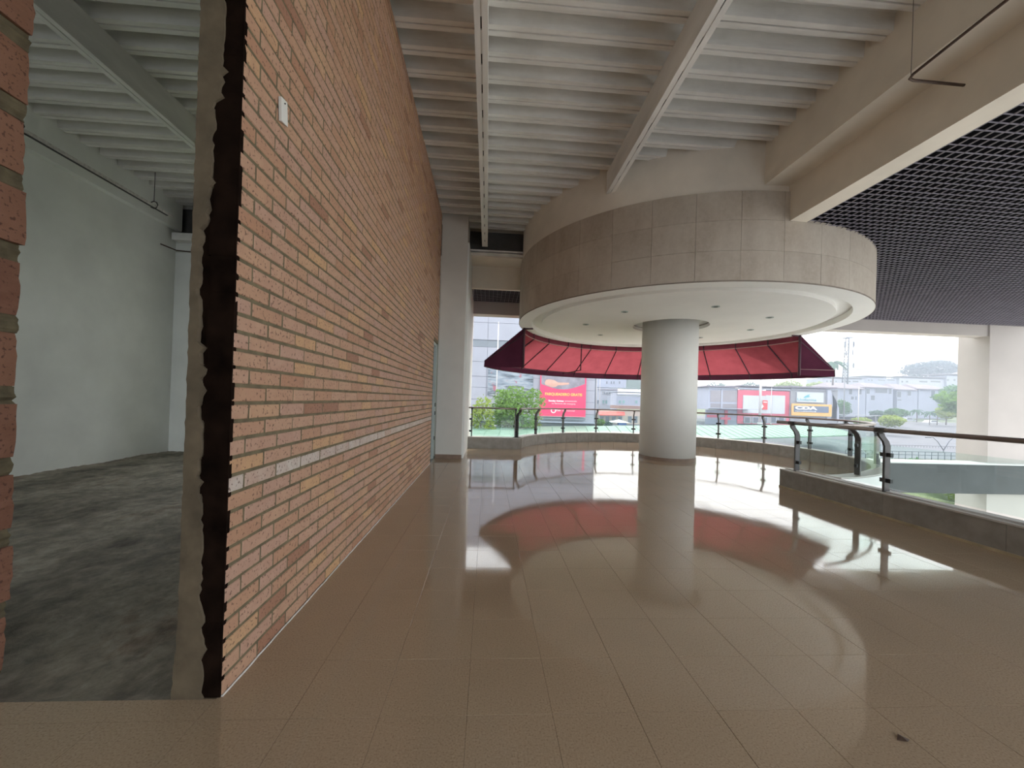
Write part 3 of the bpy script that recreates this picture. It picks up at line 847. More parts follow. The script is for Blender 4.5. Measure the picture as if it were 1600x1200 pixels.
def palm(name, label, base, h, fl, seed, group=None):
    r = random.Random(seed); e = empty(name, base); b = Vector(base); tp = b+Vector((0, 0, h))
    tube('trunk', [b, b+Vector((.1, 0, h*.5)), tp], [h*.035, h*.028, h*.022], 'bark', e, 6)
    for k in range(11):
        a = 2*pi*k/11+r.uniform(-.2, .2); d = Vector((cos(a), sin(a), 0)); s = Vector((-sin(a), cos(a), 0)); V = []; F = []
        up = r.uniform(.2, .7)
        for i in range(7):
            t = i/6; p = tp+d*fl*t+Vector((0, 0, fl*(up*t-1.05*t*t))); w_ = fl*.16*sin(pi*min(.97, t*.9+.08))
            V += [p-s*w_-Vector((0, 0, w_*.5)), p, p+s*w_-Vector((0, 0, w_*.5))]
        for i in range(6):
            q = 3*i; F += [(q, q+1, q+4, q+3), (q+1, q+2, q+5, q+4)]
        mesh('frond', V, F, 'leafd', e)
    return tag(e, label, 'palm', group)
def pbox(name, pxa, pya, pxb, pyb, Y, depth, mat, parent=None, dy=0):
    """a box whose front face spans two photograph corners at depth Y"""
    a = at(pxa, pya, Y); b = at(pxb, pyb, Y)
    return box(name, min(a.x, b.x), max(a.x, b.x), Y+dy, Y+dy+depth, min(a.z, b.z), max(a.z, b.z), mat, parent)
def text(name, s, pos, height, mat, parent, width=None, bold=0):
    cu = bpy.data.curves.new(name, 'FONT'); cu.body = s; cu.size = height*1.38; cu.align_x = 'CENTER'; cu.align_y = 'CENTER'
    cu.extrude = .01; cu.offset = bold
    t = bpy.data.objects.new('tmp', cu); COL.objects.link(t)
    dg = bpy.context.evaluated_depsgraph_get(); dg.update()
    me = bpy.data.meshes.new_from_object(t.evaluated_get(dg)); bpy.data.objects.remove(t)
    xs = [v.co.x for v in me.vertices]; k = 1.0
    if width: k = width/(max(xs)-min(xs))
    me.transform(Matrix.Rotation(pi/2, 4, 'X') @ Matrix.Diagonal((k, 1, 1, 1)))
    me.materials.clear(); me.materials.append(M[mat]); me.name = name
    o = link(bpy.data.objects.new(name, me), parent); o.location = pos
    return o
def win(parent, pxa, pya, pxb, pyb, Y, frame='bwhite2', pane='win'):
    f = pbox('window', pxa, pya, pxb, pyb, Y, .12, frame, parent, dy=-.06)
    a = at(pxa, pya, Y); b = at(pxb, pyb, Y); w_ = b.x-a.x; h_ = a.z-b.z; g = .10*min(w_, h_)
    box('pane', a.x+g, b.x-g, Y-.09, Y-.05, b.z+g, a.z-g, pane, f)
    return f

# ---- mall opposite, left
YM = 48
em = empty('shopping_mall', at(835, 668, YM))
pbox('wall', 640, 430, 930, 672, YM, 12, 'cladgap', em, dy=.12)
cols = [640, 698, 760, 832, 880, 930]
rws = [(432, 468), (468.5, 505.5), (506, 532.5), (544, 566.5), (567, 589.5), (590, 606.5), (607, 625), (625.5, 644), (644.5, 658)]
def lbox(name, pxa, pya, pxb, pyb, Y, depth, mat, parent, dy=0, ref=800):
    xa, xb, za, zb = at(pxa, 600, Y).x, at(pxb, 600, Y).x, at(ref, pya, Y).z, at(ref, pyb, Y).z
    return box(name, xa, xb, Y+dy, Y+dy+depth, zb, za, mat, parent)
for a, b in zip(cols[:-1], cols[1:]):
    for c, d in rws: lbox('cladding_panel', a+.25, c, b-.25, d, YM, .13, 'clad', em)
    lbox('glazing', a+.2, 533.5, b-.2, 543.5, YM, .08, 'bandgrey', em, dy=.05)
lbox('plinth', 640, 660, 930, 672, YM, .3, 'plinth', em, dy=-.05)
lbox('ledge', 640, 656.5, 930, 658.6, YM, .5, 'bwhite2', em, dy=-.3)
tag(em, 'large lilac grey panelled mall building across the street', 'building')
ps = pbox('showroom_poster', 763, 572, 832, 620, YM, .05, 'poster', None, dy=-.12)
tag(ps, 'dark mottled photo poster on the grey mall wall above the tree', 'poster')
YB = YM-.35
bb = empty('billboard', at(879, 655, YB))
pbox('board', 845.5, 556, 914.5, 652, YB, .15, 'pinkred', bb)
pbox('footer', 845.5, 652.4, 914.5, 657, YB, .15, 'bandgrey', bb)
pbox('footer_line', 846, 650.2, 914, 651.8, YB, .03, 'lett', bb, dy=-.02)
V = []; n = 24
for i in range(n+1):
    t = i/n; V.append(at(846+68*t, 600+8.5*sin(pi*t), YB-.02))
V += [at(914, 557, YB-.02), at(846, 557, YB-.02)]
mesh('photo_print', [v for v in V]+[v+Vector((0, .01, 0)) for v in V], [tuple(range(len(V))), tuple(range(2*len(V)-1, len(V)-1, -1))], 'printgrey', bb)
hand = [(851, 598), (853, 593.5), (858, 592.5), (866, 594), (872, 597.5), (880, 597.8), (889, 598), (889.5, 600.5), (880, 602), (872, 602), (868, 604.5), (861, 604.8), (857, 603.2), (852, 601)]
V = [at(x, y, YB-.04) for x, y in hand]
mesh('printed_hand', V+[v+Vector((0, .012, 0)) for v in V], [tuple(range(len(V))), tuple(range(2*len(V)-1, len(V)-1, -1))], 'skin', bb)
def ptext(parent, name, s, pxa, pxb, py, hpx, Y, mat, bold=0):
    a = at(pxa, py, Y); b = at(pxb, py, Y); h = hpx*Y/FPX*1.02
    return text(name, s, (a+b)/2, h, mat, parent, b.x-a.x, bold)
ptext(bb, 'headline', 'PARQUEADERO GRATIS', 851.5, 909.5, 616.5, 4.2, YB-.03, 'yellow', .012)
ptext(bb, 'line', 'Sunday Animas', 857, 881, 626.4, 2.6, YB-.03, 'lett', .012)
ptext(bb, 'line', 'presentando', 883, 901, 626.9, 2.2, YB-.03, 'lett')
ptext(bb, 'line', 'su factura de compra', 862, 899, 630.8, 2.3, YB-.03, 'lett')
c = at(864.7, 641.5, YB-.03)
V, F = [], []
for i in range(24):
    a = 2*pi*i/24
    V += [(c.x+.20*cos(a), c.y, c.z+.20*sin(a)), (c.x+.32*cos(a), c.y, c.z+.32*sin(a))]
for i in range(24): F.append((2*i, 2*i+1, (2*i+3) % 48, (2*i+2) % 48))
mesh('logo_ring', V, F, 'lett', bb)
ptext(bb, 'logo_text', 'Centro', 869, 876, 641.3, 2.4, YB-.03, 'lett', .01); ptext(bb, 'logo_text', 'Comercial', 879, 898, 641.9, 2.0, YB-.03, 'lett')
tag(bb, 'crimson billboard reading PARQUEADERO GRATIS on the mall wall', 'billboard')
def pole(name, label, px, pya, pyb, Y, r, mat, group=None):
    a = at(px, pyb, Y); b = at(px, pya, Y); b.x = a.x
    e = empty(name, a)
    tube('shaft', [a, b], [r, r*.75], mat, e, 8)
    tube('foot', [a, a+Vector((0, 0, .25))], r*1.8, mat, e, 8)
    tube('cap', [b, b+Vector((0, 0, r*2))], [r*1.15, r*.4], mat, e, 8)
    return tag(e, label, 'pole', group)
pole('flag_pole', 'tall slim white flagpole in front of the mall', 774, 505, 668, 40, .075, 'polew')
def grounded(px, Y):
    p = at(px, 640, Y); p.z = hz(Y); return p
p = grounded(806, 36); tree('street_tree', 'round green tree in front of the mall poster', p, at(800, 602, 36).z, 2.7, 'leafa', 11, 9, 3800, lsize=.17)
p = grounded(755, 34); tree('street_tree', 'yellowish green tree beside the white pier', p, at(755, 616, 34).z, 1.5, 'leafy', 12, 6, 1500, lsize=.14)
p = grounded(838, 39); tree('street_tree', 'small pale tree between big tree and billboard', p, at(832, 622, 39).z, .95, 'leafy', 13, 4, 700, lsize=.12)
# ---- green metal roof between the buildings
fa, fb = Vector((-3.5, 34.0, -1.0)), Vector((54, 60, -1.0)); na, nb = Vector((-3.5, 22.5, -1.35)), Vector((43, 43.0, -1.35))
gr = empty('metal_roof', (10, 33, -1.2))
NR = 46
for i in range(NR):
    t0, t1 = i/NR, (i+1)/NR
    A, B = na.lerp(nb, t0), na.lerp(nb, t1); C_, D = fa.lerp(fb, t1), fa.lerp(fb, t0)
    u = .10; z = Vector((0, 0, .05)); dn = Vector((0, 0, -.12))
    V = [A, A.lerp(B, 1-u), A.lerp(B, 1-u*.6)+z, B, D, D.lerp(C_, 1-u), D.lerp(C_, 1-u*.6)+z, C_]
    V += [v+dn for v in (A, B, C_, D)]
    mesh('roof_panel', V, [(0, 1, 5, 4), (1, 2, 6, 5), (2, 3, 7, 6), (8, 9, 3, 2, 1, 0), (11, 10, 9, 8)], 'greenroof', gr)
pc = []
for t in (.1, .35, .6, .85):
    q = na.lerp(nb, t); tube('roof_post', [(q.x, q.y+2, hz(q.y+2)), (q.x, q.y+2, -1.35)], .12, 'polew', gr, 8)
tag(gr, 'long pale green ribbed metal roof below the terrace', 'roof')

# ---- white blocks right of the billboard
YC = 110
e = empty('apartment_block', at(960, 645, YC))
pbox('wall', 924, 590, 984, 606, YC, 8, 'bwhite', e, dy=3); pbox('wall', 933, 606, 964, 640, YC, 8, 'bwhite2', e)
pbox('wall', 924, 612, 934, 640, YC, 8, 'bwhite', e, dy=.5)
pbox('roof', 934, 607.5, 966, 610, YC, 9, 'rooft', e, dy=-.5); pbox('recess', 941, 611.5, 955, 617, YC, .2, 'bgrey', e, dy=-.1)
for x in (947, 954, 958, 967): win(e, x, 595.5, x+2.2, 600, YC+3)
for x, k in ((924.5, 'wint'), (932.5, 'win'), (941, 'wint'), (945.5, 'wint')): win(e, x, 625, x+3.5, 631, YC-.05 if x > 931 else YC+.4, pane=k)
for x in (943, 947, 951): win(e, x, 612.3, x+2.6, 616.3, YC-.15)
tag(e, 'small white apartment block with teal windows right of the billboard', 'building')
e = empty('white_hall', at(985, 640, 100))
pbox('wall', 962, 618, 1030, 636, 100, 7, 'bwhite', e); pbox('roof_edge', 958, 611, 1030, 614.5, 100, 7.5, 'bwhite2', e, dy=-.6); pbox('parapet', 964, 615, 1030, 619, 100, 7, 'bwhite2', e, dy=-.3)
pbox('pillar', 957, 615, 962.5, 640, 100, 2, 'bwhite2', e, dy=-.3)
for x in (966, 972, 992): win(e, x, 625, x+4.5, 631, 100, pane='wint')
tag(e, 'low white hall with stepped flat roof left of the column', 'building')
pbx = pbox('green_tower', 982, 585, 1010, 608, 150, 8, 'leafh'); tag(pbx, 'hazy teal building block behind the white hall', 'building')
e = empty('shop', at(955, 664, 80))
pbox('wall', 934, 641, 1006, 664, 80, 5, 'beigewall', e); pbox('roof', 966, 633.5, 1012, 640, 80, 6, 'roofb', e, dy=-.6)
V = [at(935, 643, 80), at(976, 643.5, 80), at(976.5, 648.5, 78.4), at(935, 648, 78.4)]
mesh('shop_awning', V+[v+Vector((0, 0, -.12)) for v in V], BF, 'awnred', e)
for x in (937, 946, 956, 966, 981, 990): win(e, x, 650, x+6, 661, 80, 'bgrey')
tag(e, 'little beige shop with bright red awning behind the terrace railing', 'shop')
pole('lamp_pole', 'thick white pole between billboard and white apartment block', 930, 560, 660, 62, .16, 'polew')
pole('lamp_pole', 'thin white pole beside the little red awning', 935.5, 562, 664, 70, .08, 'polew')
p = grounded(938, 52); p.z = at(938, 667, 52).z; tree('bush', 'rounded green bush in front of the red awning shop', p, at(938, 653.5, 52).z, .95, 'leafa', 21, 4, 700, trunk=False, lsize=.12)
p = grounded(950, 53); p.z = at(950, 667, 53).z; tree('bush', 'low grey green bush right of the rounded bush', p, at(950, 658, 53).z, .8, 'leafh', 22, 3, 500, trunk=False, lsize=.12)
e = empty('market_stall', at(973, 664, 55))
a, b = at(955, 660, 55), at(985, 661, 55); tp = at(971, 656, 55)
mesh('white_cover', [a, b, b+Vector((0, 2, 0)), a+Vector((0, 2, 0)), tp+Vector((0, 1, 0))], [(0, 1, 4), (1, 2, 4), (2, 3, 4), (3, 0, 4), (3, 2, 1, 0)], 'carwhite', e)
pbox('blue_side', 968, 659.5, 980, 664.5, 55, .6, 'carblue', e, dy=.3)
tag(e, 'white canopy stall with blue side near the column', 'stall')

# ---- workshop building with signs, right of the column
YD = 85
e = empty('workshop', at(1210, 662, YD))
pbox('wall', 1107.5, 605, 1152, 641, YD, 8, 'bwhite2', e)
for i in range(22): pbox('louvre', 1110+i*1.9, 610, 1111.3+i*1.9, 628, YD, .1, 'louver', e, dy=-.12)
for i in range(7): pbox('louvre', 1110, 631+i*.95, 1151, 631.6+i*.95, YD, .1, 'louver', e, dy=-.12)
pbox('mullion', 1126.5, 608, 1127.8, 640, YD, .2, 'bwhite2', e, dy=-.2)
pbox('cornice', 1106, 606, 1152, 608.5, YD, .5, 'bwhite2', e, dy=-.3)
pbox('roof', 1104, 602.5, 1154, 606, YD, 9, 'rooft', e, dy=-.6)
pbox('red_front', 1152, 609, 1233, 664, YD, 8, 'red', e, dy=-.3)
pbox('white_band', 1152, 605.5, 1232.5, 610.3, YD, .3, 'bwhite2', e, dy=-.5); pbox('roof', 1152, 602, 1234, 606, YD, 8, 'rooft', e, dy=-.9)
pbox('sign_face', 1159.5, 617.5, 1194, 646, YD, .2, 'signwhite', e, dy=-.5); pbox('sign_face', 1194.4, 617.5, 1204, 646.3, YD, .2, 'signwhite', e, dy=-.5); pbox('sign_face', 1204.4, 617.6, 1223.6, 646.8, YD, .2, 'signwhite', e, dy=-.5)
pbox('shopfront', 1160, 650, 1226, 662, YD, .2, 'bgrey', e, dy=-.4)
for x in (1163, 1176, 1190, 1204, 1216): win(e, x, 651, x+9, 661.5, YD-.45)
pbox('tower', 1232.5, 607, 1304, 662, YD, 8, 'bgrey', e, dy=-.6); pbox('cornice', 1232, 608.3, 1302, 610.8, YD, .4, 'bwhite2', e, dy=-.9); pbox('roof', 1231, 603, 1303, 607.8, YD, 8.4, 'rooft', e, dy=-.9)
pbox('corner_pilaster', 1287.5, 610, 1292, 655, YD, .4, 'bwhite2', e, dy=-1.0)
# curved white side wall
V = []; n = 8
for i in range(n+1):
    t = i/n; x = 1292+19*sin(t*pi/2); y = 608+30*(1-cos(t*pi/2)); V += [at(1292+19*t, 608+5*t+25*t*t, YD-.6), at(1292+19*t, 655, YD-.6)]
F = [(2*i, 2*i+1, 2*i+3, 2*i+2) for i in range(n)]
k = len(V); V2 = V+[v+Vector((0, 5, 0)) for v in V]; F2 = F+[tuple(q+k for q in f)[::-1] for f in F]+[(2*i, 2*i+2, k+2*i+2, k+2*i) for i in range(n)]
mesh('curved_side_wall', V2, F2, 'bwhite2', e)
pbox('canopy', 1090, 636.5, 1166, 639.5, YD, 4, 'bwhite2', e, dy=-4); pbox('low_wall', 1103, 640, 1152, 664, YD, .4, 'bwhite', e, dy=-.1)
pbox('red_trim', 1104, 648, 1122, 652.5, YD, .2, 'red', e, dy=-.2)
tag(e, 'red and white workshop building with grey sign tower right of the column', 'building')
cr_ = empty('cross_emblem', at(1134.5, 663, YD-.5))
mb = MB(); a, b = at(1132.6, 641, YD-.5), at(1136.3, 663, YD-.5); mb.box(a.x, b.x, YD-.6, YD-.35, b.z, a.z)
a, b = at(1126, 652, YD-.5), at(1141.5, 655.8, YD-.5); mb.box(a.x, b.x, YD-.61, YD-.34, b.z, a.z)
mb.build('cross', 'red', cr_); pbox('foot', 1131.5, 663, 1137.4, 664.2, YD, .3, 'bgrey', cr_, dy=-.6)
tag(cr_, 'red cross emblem on the low white wall', 'sign')
sg = empty('wall_sign', at(1191, 640, YD-.9))
pbox('plate', 1188.5, 625.5, 1195.5, 640, YD, .1, 'redsign', sg, dy=-.75)
V = [at(x, y, YD-.78) for x, y in ((1189.3, 636.5), (1191.5, 632), (1193.3, 635), (1190.5, 638.5))]; mesh('arrow', V, [(0, 1, 2, 3)], 'lett', sg)
pbox('bar', 1189.2, 627.5, 1194.6, 629.2, YD, .04, 'lett', sg, dy=-.79)
tag(sg, 'small red square logo sign with white arrow on the white sign face', 'sign')
sg = empty('pharmacy_sign', at(1260, 629, YD-1))
pbox('plate', 1240.3, 612.5, 1281.3, 629.2, YD, .15, 'signwhite', sg, dy=-.95)
V = [at(x, y, YD-.98) for x, y in ((1255, 621.5), (1258, 619), (1262, 617), (1266, 616.2), (1263.5, 618.5), (1266.5, 620), (1262, 621), (1258, 621.8))]; mesh('logo', V, [tuple(range(8))], 'teal', sg)
ptext(sg, 'sign_text', 'Unifarma', 1246, 1275.5, 624.8, 4.2, YD-1.0, 'teal')
tag(sg, 'white sign with teal logo at the top of the grey tower', 'sign')
sg = empty('orange_sign', at(1260, 650, YD-1.2))
pbox('frame', 1230.5, 630.3, 1291, 650.5, YD, .3, 'orange', sg, dy=-1.4)
pbox('face', 1233, 633.5, 1286, 644.8, YD, .1, 'signblue', sg, dy=-1.48)
ptext(sg, 'sign_text', 'CDA', 1242, 1276.5, 637.8, 5.0, YD-1.52, 'lett', .05)
ptext(sg, 'sign_text', 'TECNIMOTOR', 1242, 1275.5, 643.0, 1.9, YD-1.52, 'lett')
tag(sg, 'orange framed dark sign reading CDA on the grey tower', 'sign')
pole('lamp_pole', 'stout white pole standing before the red and white workshop', 1187, 575, 663, 58, .20, 'polew')
pole('lamp_pole', 'thin pale pole in front of the white sign face', 1204.3, 606, 663, 76, .07, 'polew')
for i, (x, y0, Y, rx, mt, lab) in enumerate(((1119, 597, 170, 7.5, 'leafh', 'hazy domed tree behind the louvred wall'), (1098, 605, 140, 5, 'leafh', 'hazy tree next to the column'),
        (1172, 597, 150, 6, 'leafh', 'hazy tree behind the workshop roof'), (1234, 594, 140, 6, 'leafy', 'sunny yellow green tree behind the grey tower'),
        (1278, 596, 138, 4.5, 'leafy', 'smaller yellow green tree at the right end of the tower roof'))):
    p = at(x, 632, Y); tree('background_tree', lab, p, at(x, y0, Y).z, rx, mt, 40+i, 6, 1500, lsize=.5)
# car park in front of the workshop
def car(label, px, py, Y, L, mat, heading=0):
    e = empty('car', at(px, py, Y)); o = e.location
    prof = [(-.5, .12), (-.5, .36), (-.47, .5), (-.3, .56), (-.2, .86), (.12, .88), (.27, .58), (.45, .52), (.5, .38), (.5, .12)]
    W = .42*L
    V = [(o.x+x*L, o.y, o.z+z*L*.36) for x, z in prof]+[(o.x+x*L, o.y+W, o.z+z*L*.36) for x, z in prof]; k = len(prof)
    mesh('body', V, [tuple(range(k)), tuple(range(2*k-1, k-1, -1))]+[(i, k+i, k+(i+1) % k, (i+1) % k) for i in range(k)], mat, e)
    V = [(o.x+x*L, o.y-.02, o.z+z*L*.36) for x, z in ((-.26, .57), (-.18, .82), (.11, .83), (.22, .59))]
    mesh('side_window', V, [(0, 1, 2, 3)], 'win', e)
    for x in (-.3, .3):
        V = []; F = []
        for i in range(14): a = 2*pi*i/14; V += [(o.x+x*L+.075*L*cos(a), o.y-.03, o.z+.075*L+.075*L*sin(a)), (o.x+x*L+.075*L*cos(a), o.y+.2, o.z+.075*L+.075*L*sin(a))]
        F = [(2*i, 2*i+1, (2*i+3) % 28, (2*i+2) % 28) for i in range(14)]+[tuple(range(0, 28, 2))]
        mesh('wheel', V, F, 'plinth', e)
    return tag(e, label, 'car')
car('white car parked on the far street between the trees', 1460, 664.5, 104, 4.4, 'carwhite')
car('pale car half hidden behind small bushes left of the white car', 1422, 660, 108, 4.2, 'bwhite2')

# ---- houses on the right
YH = 116
def house(label, pxa, pxb, pye, pyb, pyr, Y, wins, wallm='bwhite', hip=.25):
    e = empty('house', at((pxa+pxb)/2, pyb, Y))
    pbox('wall', pxa, pye, pxb, pyb, Y, 9, wallm, e)
    a, b = at(pxa-.7, pye, Y-.8), at(pxb+.7, pye, Y-.8); r = at((pxa+pxb)/2, pyr, Y+4); w_ = b.x-a.x
    z0 = min(a.z, b.z); V = [(a.x, Y-.8, z0), (b.x, Y-.8, z0), (b.x, Y+9.5, z0), (a.x, Y+9.5, z0), (a.x+w_*hip, Y+4, r.z), (b.x-w_*hip, Y+4, r.z),
        (a.x, Y-.8, z0-.25), (b.x, Y-.8, z0-.25), (b.x, Y+9.5, z0-.25), (a.x, Y+9.5, z0-.25)]
    mesh('roof', V, [(0, 1, 5, 4), (1, 2, 5), (2, 3, 4, 5), (3, 0, 4), (6, 7, 1, 0), (7, 8, 2, 1), (8, 9, 3, 2), (9, 6, 0, 3), (9, 8, 7, 6)], 'rooft', e)
    for q in wins: win(e, *q, Y)
    return tag(e, label, 'house', 'white houses on the far slope')
house('white house beside the curved sign wall, with three tall windows', 1296, 1351.5, 605.5, 652, 598.5, YH, [(1302, 608, 1306.5, 615), (1326, 607.5, 1331.5, 617), (1341, 607, 1346, 617), (1329, 619, 1334, 625), (1336, 619, 1338.5, 625)])
house('white house with a dark covered balcony under its eave', 1354, 1394.5, 604.5, 652, 599, YH, [(1353.5, 607, 1359, 616), (1367, 605.5, 1387, 615.5), (1388.5, 606, 1393, 616), (1360, 617, 1367, 626)])
house('white hip roofed house below the big spreading tree', 1402, 1433, 608, 655, 600.5, YH, [(1401, 611, 1408, 621.5), (1417.5, 610.5, 1423.5, 619), (1402, 624, 1408, 626)])
house('white house with one dark window next to the green trees', 1435.5, 1481, 607, 655, 601.5, YH, [(1454, 609.5, 1461, 621.5), (1475, 614, 1480, 621)], hip=.12)
e = empty('terrace_row', at(1420, 604, 150))
pbox('wall', 1285, 591, 1350, 614, 150, 8, 'bwhite2', e); pbox('wall', 1350, 589.5, 1405, 614, 150, 8, 'bwhite', e, dy=1); pbox('wall', 1405, 590.5, 1475, 614, 150, 8, 'bwhite2', e); pbox('wall', 1475, 587, 1560, 614, 150, 8, 'bwhite', e, dy=-1)
for x, w_ in ((1291, 2), (1297, 2.2), (1305, 2.2), (1319, 10), (1332, 9)): win(e, x, 594.5, x+w_, 597.5, 150)
for x, w_ in ((1356, 2.5), (1361, 2.5), (1372, 11), (1386, 12)): win(e, x, 592.8, x+w_, 595.5, 151)
for x, w_ in ((1408, 3), (1415, 4), (1436, 13), (1453.5, 16)): win(e, x, 594.5, x+w_, 598, 150)
for x, w_ in ((1478, 5), (1489, 4), (1496, 4), (1514, 20), (1537, 9)): win(e, x, 591.5, x+w_, 596, 149)
for a, b, y0, Y in ((1283, 1352, 589, 150), (1349, 1406, 587.3, 151), (1403, 1477, 588.3, 150), (1473, 1560, 584.8, 149)): pbox('roof', a, y0, b, y0+2, Y, 9, 'rooft', e, dy=-.8)
r0, r1, r2 = at(1503, 585.5, 152), at(1560, 585.5, 152), at(1533, 576, 156)
mesh('gable', [r0, r1, r2, r0+Vector((0, 8, 0)), r1+Vector((0, 8, 0)), r2+Vector((0, 4, 0))], [(0, 1, 2), (3, 5, 4), (0, 2, 5, 3), (1, 4, 5, 2)], 'rooft', e)
tag(e, 'long upper row of white terraces with strip windows', 'building')
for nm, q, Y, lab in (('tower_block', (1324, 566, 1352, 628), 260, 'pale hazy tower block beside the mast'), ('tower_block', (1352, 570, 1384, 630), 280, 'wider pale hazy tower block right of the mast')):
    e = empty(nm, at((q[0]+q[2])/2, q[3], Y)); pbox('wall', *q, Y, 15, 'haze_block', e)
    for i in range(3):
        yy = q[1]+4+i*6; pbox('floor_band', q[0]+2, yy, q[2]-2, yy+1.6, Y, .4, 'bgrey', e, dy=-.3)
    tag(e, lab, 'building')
# big tree on the ridge
p = at(1452, 598, 168); e = empty('ridge_tree', p); r = random.Random(5)
cs = []
for i in range(26):
    t = i/25; x = 1418+84*t; yt = 573.5-12*sin(pi*min(1, t*1.02))**.7 if t < .97 else 572
    c = at(x, yt+5+r.uniform(0, 5), 168+r.uniform(-5, 5)); cs.append((c, 2.6, 4, 1.0+r.uniform(0, .5)))
for i in range(14):
    c = at(1432+r.uniform(0, 62), 580+r.uniform(-3, 6), 168); cs.append((c, 2.8, 4, 1.2))
for i in range(8):
    c = at(1412+r.uniform(0, 90), 589+r.uniform(-1, 2), 168); cs.append((c, 2.6, 4, .8))
V, F = leaves(cs, 9000, .50, 77); mesh('foliage', V, F, 'leafr', e)
tube('trunk', [p, at(1456, 582, 168)], [.6, .4], 'bark', e, 8)
mb = MB()
for x, y in ((1430, 573), (1445, 569), (1462, 567), (1478, 568), (1492, 574)): mb.tube([at(1455, 586, 168), at((1455+x)/2, (584+y)/2-1, 168), at(x, y, 168)], [.35, .2, .1], 6)
mb.build('branches', 'bark', e)
tag(e, 'wide flat crowned tree rising above the white houses', 'tree')
# mast
YT = 130
e = empty('radio_mast', at(1321, 600, YT)); b0 = at(1321, 606, YT); t0 = at(1321, 528, YT); t0.x = b0.x+.5
mb = MB(); legs = []
for k in range(3):
    a = 2*pi*k/3+.4; A = b0+Vector((1.0*cos(a), 1.0*sin(a), 0)); B = t0+Vector((.55*cos(a), .55*sin(a), 0)); legs.append((A, B)); tube('leg', [A, B], .13, 'mast', e, 6)
for i in range(16):
    for k in range(3):
        A0_, B0_ = legs[k]; A1_, B1_ = legs[(k+1) % 3]
        mb.tube([A0_.lerp(B0_, i/16), A1_.lerp(B1_, (i+1)/16)], .07, 4); mb.tube([A0_.lerp(B0_, i/16), A1_.lerp(B1_, i/16)], .04, 4)
mb.build('bracing', 'mast', e)
box('platform', t0.x-1.1, t0.x+1.1, t0.y-1, t0.y+1, t0.z-.1, t0.z+.15, 'mast', e)
for dx, dz, h in ((-1.7, -3.6, 2.2), (-1.45, -3.2, 1.8), (1.5, -3.4, 2.3), (1.75, -3.0, 1.7), (-1.1, -6.3, 1.6), (1.3, -6.0, 1.8), (-1.8, -10, 1.6), (1.7, -10.4, 1.6)):
    box('antenna', t0.x+dx-.14, t0.x+dx+.14, t0.y-.7, t0.y-.5, t0.z+dz, t0.z+dz+h, 'mast', e)
    tube('antenna_arm', [(t0.x+dx, t0.y-.5, t0.z+dz+h*.5), (t0.x, t0.y, t0.z+dz+h*.5)], .05, 'mast', e, 4)
tag(e, 'tall lattice radio mast with antennas behind the awning tip', 'mast')
p = at(1301, 602, 105); palm('palm_tree', 'grey palm beside the radio mast', p, at(1301, 566, 105).z-p.z, 3.6, 3)
for i, (x, yb, yt, Y, lab) in enumerate(((1452, 664, 644, 96, 'small palm in front of the white car, left of the pair'), (1464, 664, 643, 98, 'small palm in front of the white houses, right of the pair'), (1432, 660, 641, 100, 'dark little palm above the pale car'))):
    p = at(x, yb, Y); palm('street_palm', lab, p, at(x, yt, Y).z-p.z, 1.9, 30+i, 'street palms before the houses')
# street trees and hedges
for i, (x, yb, yt, Y, rx, mt, tr_, lab) in enumerate((
        (1522, 672, 606, 72, 6.0, 'leafa', True, 'big light green tree against the right pillar'), (1500, 656, 600, 96, 6.0, 'leafb', True, 'dark green tree behind the light green one'),
        (1541, 640, 598, 108, 5, 'leafb', True, 'dark tree crown touching the right pillar'), (1478, 664, 636, 86, 2.6, 'leafy', True, 'yellowish small tree right of the palms'),
        (1312, 652, 623, 95, 2.9, 'leafb', False, 'round dark bush beside the curved white wall'), (1372, 660, 641, 97, 2.6, 'leafd', True, 'dark small tree before the balcony house'),
        (1398, 662, 637, 92, 3.0, 'leafb', True, 'small green tree below the hip roofed house'), (1345, 666, 652, 72, 1.9, 'leafy', False, 'bright yellow green bush above the handrail'),
        (1392, 668, 648, 72, 2.9, 'leafy', False, 'wide bright bush in front of the small trees'))):
    p = at(x, yb, Y); tree('roadside_tree' if tr_ else 'roadside_bush', lab, p, at(x, yt, Y).z, rx, mt, 60+i, 7, 1700, trunk=tr_, lsize=rx*.085)
e = empty('carport', at(1360, 660, 88)); pbox('roof', 1305, 648, 1400, 650.5, 88, 5, 'bgrey', e); pbox('wall', 1308, 651, 1398, 660, 88, .3, 'slabgrey', e, dy=3)
for x in (1309, 1338, 1368, 1396): pbox('post', x, 650, x+1, 660, 88, .2, 'poleg', e)
tag(e, 'flat grey carport roof in front of the white houses', 'carport')
pole('street_pole', 'grey utility pole in front of the white houses', 1318, 578, 668, 78, .11, 'poleg')
pole('street_pole', 'thin pale pole right of the utility pole', 1340.5, 605, 676, 64, .06, 'polew')
# road side fence and twin lamp
YF = 45
fe = empty('road_fence', at(1460, 721, YF)); a, b = at(1370, 705, YF), at(1570, 705, YF); zb = at(1460, 720.5, YF).z; zt = at(1460, 706.5, YF).z
for z in (zt, (zb+zt)/2+.15): tube('rail', [(a.x-4, YF, z), (b.x+4, YF, z)], .03, 'mast', fe, 6)
n = 30
for i in range(n):
    x = a.x-4+(b.x-a.x+8)*i/(n-1); tube('fence_post', [(x, YF, zb-.2), (x, YF, zt)], .035, 'mast', fe, 6)
box('kerb', a.x-8, b.x+8, YF-.2, YF+.3, zb-2.5, zb-.1, 'bgrey', fe)
tag(fe, 'grey post and rail fence along the road beyond the slab edge', 'fence')
fe = empty('far_fence', at(1440, 702, 56)); a, b = at(1375, 697, 56), at(1570, 697, 56); zb = at(1440, 703, 56).z; zt = at(1440, 696.5, 56).z
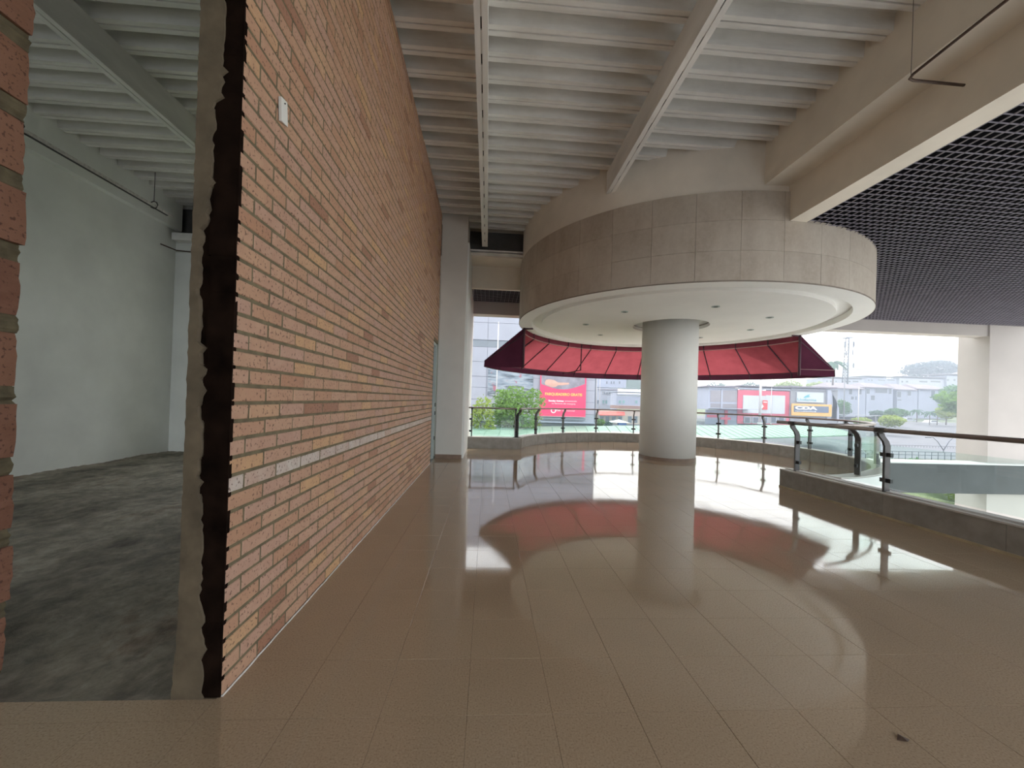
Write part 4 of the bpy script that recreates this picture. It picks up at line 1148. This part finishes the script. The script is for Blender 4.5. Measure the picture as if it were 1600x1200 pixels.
for z in (zt, zb+.1): tube('rail', [(a.x-4, 56, z), (b.x+4, 56, z)], .025, 'mast', fe, 5)
for i in range(60):
    x = a.x-4+(b.x-a.x+8)*i/59; tube('picket', [(x, 56, zb), (x, 56, zt)], .02, 'mast', fe, 5)
tag(fe, 'finer picket fence across the road behind the post and rail fence', 'fence')
e = empty('twin_lamp', at(1474, 716, 52)); p = at(1474, 716, 52)
tube('pole', [p, p+Vector((0, 0, 1.2))], .05, 'mast', e, 6)
for s, tx in ((-1, (1450, 683.5)), (1, (1504, 686))):
    q = at(*tx, 52); m_ = at(1474+s*9, 690, 52); tube('arm', [p+Vector((0, 0, 1.1)), m_, at(1474+s*16, 683.5, 52), q], [.045, .04, .035, .03], 'mast', e, 6)
    box('lamp_head', q.x-.3, q.x+.3, q.y-.12, q.y+.12, q.z-.06, q.z+.05, 'mast', e)
tag(e, 'twin armed street lamp behind the road fence', 'street lamp')
for i, (pa, pb, lab) in enumerate((((1318, 579.5, 78), (1585, 550, 95), 'power line crossing the white sky above the houses'), ((1318, 582.5, 78), (1585, 561, 95), 'power line running just below the upper one from the utility pole'))):
    a, b = at(*pa), at(*pb); m_ = (a+b)/2; m_.z -= .35
    tag(tube('power_line', [a, a.lerp(m_, .5)-Vector((0, 0, .12)), m_, b.lerp(m_, .5)-Vector((0, 0, .12)), b], .022, 'poleg', None, 5), lab, 'cable')
# grass bank with bushes seen below the slab edge
for i, (x, Y, rx, mt, lab) in enumerate(((1432, 36, 1.5, 'leafb', 'darker bush below the slab edge near the railing post'), (1462, 33, 1.5, 'leafa', 'leafy bush below the slab edge, second from the railing post'),
        (1492, 31, 1.4, 'leafy', 'yellow green bush below the slab edge, second from the pillar'), (1524, 29, 1.4, 'leafa', 'green bush below the slab edge, beside the pillar'))):
    p = at(x, 700, Y); p.z = hz(Y); tree('bank_bush', lab, p, p.z+2.4, rx, mt, 90+i, 6, 1300, trunk=False, lsize=.15)
struct(box('path_bounce_front', 2, 60, 13.4, 22, ZF-.02, ZF+.01, 'bounce_paving'))  # unseen pale ground added as a reflector for soffit and ceiling
struct(box('path_bounce_side', 20.2, 60, -40, 13.4, ZF-.12, ZF-.02, 'bounce_paving'))  # same added reflector ground, out of view on the right

# ------------------------------------------------------------------ morning haze over the town
hm = bpy.data.materials.new('haze'); hm.use_nodes = True; nt = hm.node_tree
nt.nodes.remove(nt.nodes['Principled BSDF'])
vs = N(nt, 'ShaderNodeVolumeScatter', Density=.0028, Anisotropy=.3); vs.inputs['Color'].default_value = (.72, .82, 1.0, 1)
nt.links.new(vs.outputs[0], nt.nodes['Material Output'].inputs['Volume'])
hb_ = box('haze', -250, 450, 22, 500, -9, 60, hm); tag(hb_, 'pale bluish haze over the street and the town', 'haze', kind='stuff')
